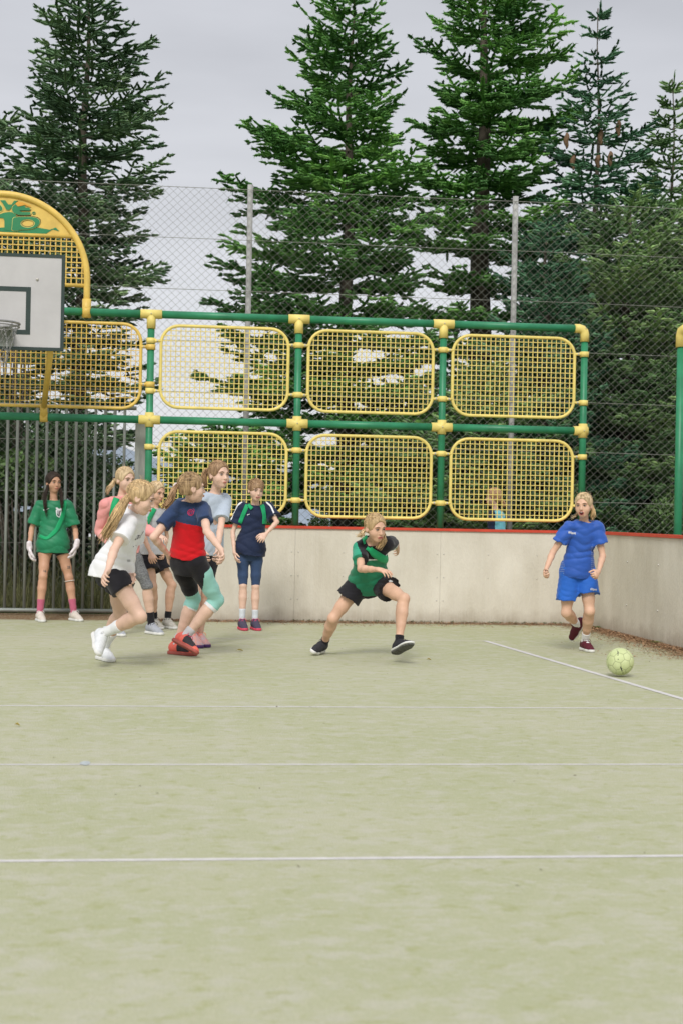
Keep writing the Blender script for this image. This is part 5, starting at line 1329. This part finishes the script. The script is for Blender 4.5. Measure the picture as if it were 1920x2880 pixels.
cc = Z2(502, 667); n_ = 12
def quads(poly):
    h2 = len(poly)//2; return [[poly[i], poly[i+1], poly[len(poly)-2-i], poly[len(poly)-1-i]] for i in range(h2-1)]
decal('back_print', quads(ring(cc, 7.4, 1.5))+quads(ring(cc, 4.4, 1.3, 30, 290))+quads(ring((cc[0]+1.2, cc[1]-.3), 2.0, 1.2, 150, 400))+quads(ring((cc[0]+4, cc[1]-5), 6.0, 1.0, -70, 40)), tr_, pinkm, gs, root)
scr = shoem('shoe_coral', (.80, .16, .12)); blk = shoem('shoe_black_mesh', (.04, .035, .04))
for q in 'RL':
    o = shoe(J, sp, q, root, scr, mat('sole_coral', (.40, .10, .08), .6, .12, 30), lace_p)
    f, u = foot_frame(J, sp, q); A_ = J['an'+q]; me = o.data
    def zs(c, A_=A_, f=f, u=u): t = (c-A_)@f; z = (c-A_)@u+.075; return np.where((t > .035) & (z > .024) & (t < .15), 1, 0)
    zone(o, root, zs, [blk])
for q in 'RL': sock(J, sp, q, root, cloth('sock_pale', (.60, .58, .60)), .075)

# 3 ---- girl in white, running to the right
sp = dict(n=3, tie=(0, -.95, .2), s=1.08, g=1.0, Y=10.6, anchor=('toL', .035), pel=(318, 1601), neck=(381, 1434, -1), shR=(362, 1470, -.15), shL=(388, 1462, .13), hiR=(316, 1607, -.08), hiL=(326, 1604, .08),
     elR=(321, 1547, -1), elL=(372, 1556, 1), wrR=(303, 1606, -1), wrL=(363, 1617, -1), haR=(279, 1640, -1), haL=(380, 1655, -1), knR=(393, 1733, -1), knL=(337, 1726, 1), anR=(291, 1782, 1), anL=(290, 1826, 1),
     toR=(276, 1838, -1), toL=(316, 1850, -1), head=(397, 1402, -1), look=(82, 20, 0), skin=SKF, flat='L', handR=(.5, (.6, .4, 0), -1), handL=(.3, (-.3, -1, 0), -1))
root, J = person(sp, 'girl with a long fair ponytail running right in a white T-shirt and black shorts')
gs = shirt(J, sp, root, white_c, plane=(V3(at(306, 1627, J['pel'][1])), (-.18, 0, -1)), hem=-.115, sleeve=.62, inf=.012, flare=.055, seed=21, slv=.018, wr=.0070, fr=22, body_w=.84)
shorts(J, sp, root, black_c, leg=.42, inf=.016, flare=.008, name='shorts')
h_ = hair_cap(J, sp, root, HB, .010); P0 = V3(at(364, 1390, J['head'][1]-.02)); P = [P0]+pxp([(353, 1407), (338, 1430), (322, 1462), (306, 1492), (290, 1518)], P0[1]-.10)
P[1] = P[1]+np.array([0, .03, 0]); strands(P, 230, .012, .042, HB, h_, root, 9, .8, .0032, dens=14); hair_tie(P0, .017, mat('tie_pink', (.80, .07, .18), .5, .08, 40), h_, root)
tr_ = [bvh(gs, root)]
text_decal('chest_writing', 'al', Z1(1232, 915), (28, -12), (8, -26), tr_, logo_k, gs, root, bold=-.01, shear=.3)
for k in range(3): text_decal('small_writing', 'iii', Z1(1182+k*7, 1112), (0, -10), (-7, 0), tr_, mat('print_grey', (.3, .3, .32), .8), gs, root)
decal('print_dots', [[Z1(1222, 968), Z1(1228, 968), Z1(1228, 975), Z1(1222, 975)], [Z1(1246, 957), Z1(1251, 957), Z1(1251, 963), Z1(1246, 963)]], tr_, logo_k, gs, root)
shw = shoem('shoe_white', (.70, .72, .74)); sks = cloth('sock_bright', (.76, .77, .78))
for q in 'RL': so2 = sock(J, sp, q, root, sks, .17); shoe(J, sp, q, root, shw, sole_w, lace_w, acc=shw)
tr2 = None
band(J, 'L', root, bandm, .93, .022)

# 8 ---- lunging girl in the middle
sp = dict(n=8, tie=(0, -.8, -.6), s=.98, g=1.0, Y=11.5, anchor=('toR', .035), pel=(1036, 1634), neck=(1048, 1522, -1), shR=(1012, 1544, .02), shL=(1087, 1530, .03), hiR=(1012, 1637, 0), hiL=(1059, 1637, 0),
     elR=(1014, 1600, -1), elL=(1109, 1527, 1), wrR=(1063, 1602, -1), wrL=(1116, 1541, 1), haR=(1103, 1612, -1), haL=(1121, 1556, 1), knR=(938, 1738, -1), knL=(1134, 1684, -1), anR=(911, 1810, 1), anL=(1121, 1808, -1),
     toR=(880, 1833, -1), toL=(1155, 1812, -1), head=(1055, 1486, -1), look=(26, 14, 3), skin=SKW, handR=(.4, (.15, .2, -1), 1), handL=(.4, (-1, 0, 0), 1), mouth=.004, flat='')
root, J = person(sp, 'girl lunging sideways with a green band across her shirt, in the middle of the court')
gg = cloth('shirt_emerald', (.012, .20, .10), .6, .10, 6, spec=.35); gl = cloth('shirt_teal', (.03, .33, .20), .7)
gs = shirt(J, sp, root, gg, hem=-.05, sleeve=.56, inf=.010, flare=.032, seed=23, slv=.013, wr=.0055)
up, hs, ss = basis(J); pel8 = J['pel']; s8 = sp['s']; shR8, elR8 = J['shR'], J['elR']; shL8 = J['shL']
def z8(c):
    t = (c-pel8)@up/s8; x = (c-pel8)@ss/s8; o = np.zeros(len(c)); o = np.where(t > .315, 2, o); o = np.where(t > .330, 1, o); tt, r_ = seg(c, shR8, elR8); o = np.where((r_ < .075) & (x < -.088), 3, o); return o
zone(gs, root, z8, [black_c, logo_w, gl])
sh8 = shorts(J, sp, root, black_c, leg=.44, inf=.022, flare=.022, seed=4)
h_ = hair_cap(J, sp, root, HB, .009); P0 = V3(hp_(J, sp, .045, -.01, -.07)); P = [V3(hp_(J, sp, .055, -.03, -.02)), V3(hp_(J, sp, .075, .0, -.055))]+pxp([(1077, 1519), (1072, 1531), (1063, 1544)], J['neck'][1]-.12); strands(P, 110, .014, .026, HB, h_, root, 12, .35)
P0 = V3(hp_(J, sp, -.06, -.05, -.02)); strands([P0, P0+np.array([-.03, .0, -.05]), V3(at(1008, 1502, P0[1]+.02))], 46, .008, .018, HL, h_, root, 13, .6)
tr_ = [bvh(gs, root)]
ribbon('sash', [Z3(790, 395), Z3(805, 460), Z3(830, 535)], 15, tr_, sash_m, root, root, th=.004)
ribbon('sash', [Z3(825, 545), Z3(900, 605), Z3(980, 655), Z3(1050, 690)], 20, tr_, sash_m, root, root, off=.012, th=.004, back=[Z3(1050, 690), Z3(900, 560), Z3(800, 440)])
decal('shorts_logo', [[Z3(1060, 912), Z3(1085, 905), Z3(1100, 915), Z3(1112, 918), Z3(1108, 925), Z3(1068, 930), Z3(1066, 922), Z3(1082, 918)]], [bvh(sh8, root)], logo_w, sh8, root)
sb_ = shoem('shoe_black', (.028, .028, .034)); 
for q in 'RL':
    sock(J, sp, q, root, skk, .06); o = shoe(J, sp, q, root, sb_, sole_w if q == 'R' else mat('sole_tread', (.05, .05, .05), .7, .5, 90, c2=(.10, .10, .09)), lace_k)
    if q == 'L':
        t8 = [bvh(o, root)]; decal('shoe_logo', [[Z3(1170, 1625), Z3(1180, 1635), Z3(1210, 1630), Z3(1250, 1590), Z3(1210, 1618), Z3(1190, 1622)]], t8, logo_w, o, root, .003)
        f, u = foot_frame(J, sp, q); sd = np.cross(f, u); b0 = J['anL']-u*.072*sp['s']*1.04; k_ = sp['s']*1.04
        g = MB(); g.tube([Vector(b0+f*x*k_+sd*y*k_+u*.019*k_) for x, y in ((-.074, 0), (-.06, .028), (-.03, .0395), (.04, .0370), (.10, .042), (.15, .036), (.182, .012), (.182, -.012), (.15, -.036), (.10, -.042), (.04, -.0370), (-.03, -.0395), (-.06, -.028))], .0085, 6, closed=True); g.build('midsole', sole_w, o, True, root.location)

# 9 ---- girl in the blue kit
sp = dict(n=9, tie=(.4, -.9, -.1), s=.95, g=1.02, Y=12.1, anchor=('toL', .038), pel=(1622, 1603), neck=(1643, 1468, -1), shR=(1600, 1484, .0), shL=(1678, 1482, .0), hiR=(1600, 1607, .0), hiL=(1647, 1607, .0),
     elR=(1554, 1553, 1), elL=(1694, 1564, 1), wrR=(1533, 1606, -1), wrL=(1682, 1608, -1), haR=(1528, 1630, -1), haL=(1668, 1630, -1), knR=(1592, 1722, -1), knL=(1657, 1718, -1), anR=(1622, 1756, 1), anL=(1645, 1798, 1),
     toR=(1606, 1797, 1), toL=(1664, 1823, -1), head=(1640, 1423, -1), look=(-30, 6, 2), skin=SKW, flat='L', handR=(1.15, (.6, -.6, 0), 1), handL=(1.15, (-.7, .4, -.3), -1), mouth=.0150, teeth=True)
root, J = person(sp, 'girl in a blue shirt and blue shorts running towards the ball with her mouth open')
bl = cloth('kit_blue', (.022, .095, .42), .6, .10, 6, spec=.35)
gs = shirt(J, sp, root, bl, hem=-.05, sleeve=.58, inf=.012, flare=.026, seed=25, slv=.018, wr=.006, body_w=.93)
sh9 = shorts(J, sp, root, cloth('shorts_blue', (.020, .12, .50), .65, .08, 6), leg=.66, inf=.022, flare=.02, seed=6, legs={'R': .70, 'L': .56})
h_ = hair_cap(J, sp, root, HL, .008); P0 = V3(hp_(J, sp, .045, -.085, -.0)); P = [P0]+pxp([(1668, 1436), (1667, 1448), (1664, 1462)], P0[1]-.02); strands(P, 90, .010, .020, HB, h_, root, 14, .25)
hair_tie(P0, .012, HB, h_, root)
strands([V3(hp_(J, sp, -.055, -.06, -.06)), V3(at(1612, 1453, J['head'][1]+.05)), V3(at(1603, 1456, J['head'][1]+.06))], 14, .004, .012, HL, h_, root, 17, .6, .0016)
tr_ = [bvh(gs, root)]; sp_ls = 56/8.
text_decal('chest_writing', 'uhlsport', Z4(751, 403), (12*.5+.2, 1.1), (.9, -9.2), tr_, logo_w, gs, root, .0025, .03)
t9 = [bvh(sh9, root)]; text_decal('shorts_writing', 'uhlsport', Z4(908, 808), (5.2, .6), (.5, -9), t9, logo_w, sh9, root, .0025, .03)
dots = []
for i in range(18):
    y = 480+i*13; x0 = 700-(i*1.5 if i < 12 else i*1.2); 
    for k in range(3+(i > 6)+(i > 10)): a = Z4(x0+k*9, y); dots.append([a, (a[0]+1.9, a[1]), (a[0]+1.9, a[1]+1.1), (a[0], a[1]+1.1)])
for i in range(14):
    y = 500+i*14
    for k in range(2): a = Z4(915+k*9, y); dots.append([a, (a[0]+1.9, a[1]), (a[0]+1.9, a[1]+1.1), (a[0], a[1]+1.1)])
decal('side_dots', dots, tr_, mat('print_pale_blue', (.45, .55, .70), .7), gs, root)
sm9 = shoem('shoe_maroon', (.10, .012, .025))
for q in 'RL': sock(J, sp, q, root, white_c, .10); shoe(J, sp, q, root, sm9, sole_w, mat('lace_maroon', (.12, .03, .04), .8))

# 10 --- child behind the mesh
sp = dict(n=10, s=.98, Y=15.95, anchor=('anL', .08), pel=(1398, 1540), neck=(1394, 1441, 1), shR=(1393, 1452, .14), shL=(1398, 1452, -.14), hiR=(1398, 1543, .07), hiL=(1398, 1543, -.07),
     elR=(1392, 1510, 1), elL=(1408, 1512, -1), wrR=(1385, 1560, 1), wrL=(1400, 1564, -1), haR=(1380, 1590, 1), haL=(1396, 1596, -1), knR=(1384, 1628, 1), knL=(1402, 1628, -1), anR=(1370, 1705, 1), anL=(1412, 1712, 1),
     toR=(1352, 1722, 1), toL=(1392, 1730, -1), head=(1386, 1400, -1), look=(-86, 4, 0), skin=SKF, flat='RL', handR=(.5, (0, -1, 0), 1), handL=(.5, (0, 1, 0), 1), h=.007)
root, J = person(sp, 'child in a turquoise and navy jacket walking left behind the yellow mesh panel')
jk = cloth('jacket_turquoise', (.22, .62, .72)); gs = shirt(J, sp, root, jk, hem=-.10, long=True, inf=.026, seed=31, slv=.026, neck=.045)
up, hs, ss = basis(J); p10 = J['pel']
def z10(c): t = (c-p10)@up; f_ = (c-p10)[:, 0]; return np.where((f_ < -.045) & (t < .43) & (np.abs((c-p10)[:, 1]) < .13), 1, np.where((t > .405), 1, 0))
zone(gs, root, z10, [navy_c]); shorts(J, sp, root, navy_c, leg=1.8, tight=True, name='trousers', wr=.001)
h_ = hair_cap(J, sp, root, HR, .014, low=-.09); P0 = V3(hp_(J, sp, 0, -.09, -.02)); strands([P0, P0+np.array([.03, 0, -.05]), P0+np.array([.035, 0, -.10])], 50, .014, .03, HR, h_, root, 15)
for q in 'RL': shoe(J, sp, q, root, sb_, sole_w, lace_k)

# ------------------------------------------------------------ the ball
bc = at(1743, 1861, 9.95); br_ = .0985*1.0
ball = empty('handball', tuple(bc), 'pale yellow-green ball with stitched panels bouncing beside the diagonal line', 'ball')
bm = bmesh.new(); bmesh.ops.create_icosphere(bm, subdivisions=6, radius=br_)
rot = Matrix.Rotation(.5, 3, 'X') @ Matrix.Rotation(.35, 3, 'Y')
ph = (1+5**.5)/2; I12 = [Vector(p).normalized() for a in (1, -1) for b_ in (ph, -ph) for p in ((0, a, b_), (a, b_, 0), (b_, 0, a))]
I12 = [rot @ v for v in I12]; D20 = []
for i in range(12):
    for j in range(i+1, 12):
        for k in range(j+1, 12):
            if I12[i].dot(I12[j]) > .44 and I12[j].dot(I12[k]) > .44 and I12[i].dot(I12[k]) > .44: D20.append((I12[i]+I12[j]+I12[k]).normalized())
seams = []
for v in bm.verts:
    n_ = v.co.normalized(); ds = sorted([math.acos(max(-1, min(1, n_.dot(p))))/1.0-.02 for p in I12]+[math.acos(max(-1, min(1, n_.dot(p))))-.075 for p in D20]); e = ds[1]-ds[0]
    dp = max(0, 1-e/.10); v.co = n_*(br_-.0028*dp*dp)
me = bpy.data.meshes.new('ball_shell'); bm.to_mesh(me)
ca = me.color_attributes.new('tint', 'FLOAT_COLOR', 'POINT')
for i, v in enumerate(bm.verts):
    d_ = (br_-v.co.length)/.0028; k = 1-.55*min(1, max(0, d_-.15)*1.5); ca.data[i].color = (k, k, k*.9, 1)
bm.free(); link('ball_shell', me, mat('ball_cover', (.52, .59, .32), .6, .06, 9, attr='tint', bump=.0006, bsc=200, c2=(.59, .65, .40)), ball, smooth=True)
bt = [BVHTree.FromPolygons([tuple(v.co+ball.location) for v in me.vertices], [tuple(p.vertices) for p in me.polygons])]
Zb = lambda x, y: (1300+x*.39541, 1340+y*.39541)
decal('ball_print', [[Zb(1103, 1245), Zb(1108, 1245), Zb(1109, 1265), Zb(1103, 1265)], [Zb(1102, 1268), Zb(1109, 1268), Zb(1110, 1305), Zb(1104, 1305)], [Zb(1120, 1355), Zb(1127, 1353), Zb(1136, 1378), Zb(1129, 1380)], [Zb(1129, 1382), Zb(1137, 1380), Zb(1144, 1400), Zb(1138, 1402)]], bt, logo_k, ball, ball, .0012)
print('OBJS', len(bpy.data.objects), 'VERTS', sum(len(o.data.vertices) for o in bpy.data.objects if o.type == 'MESH'))
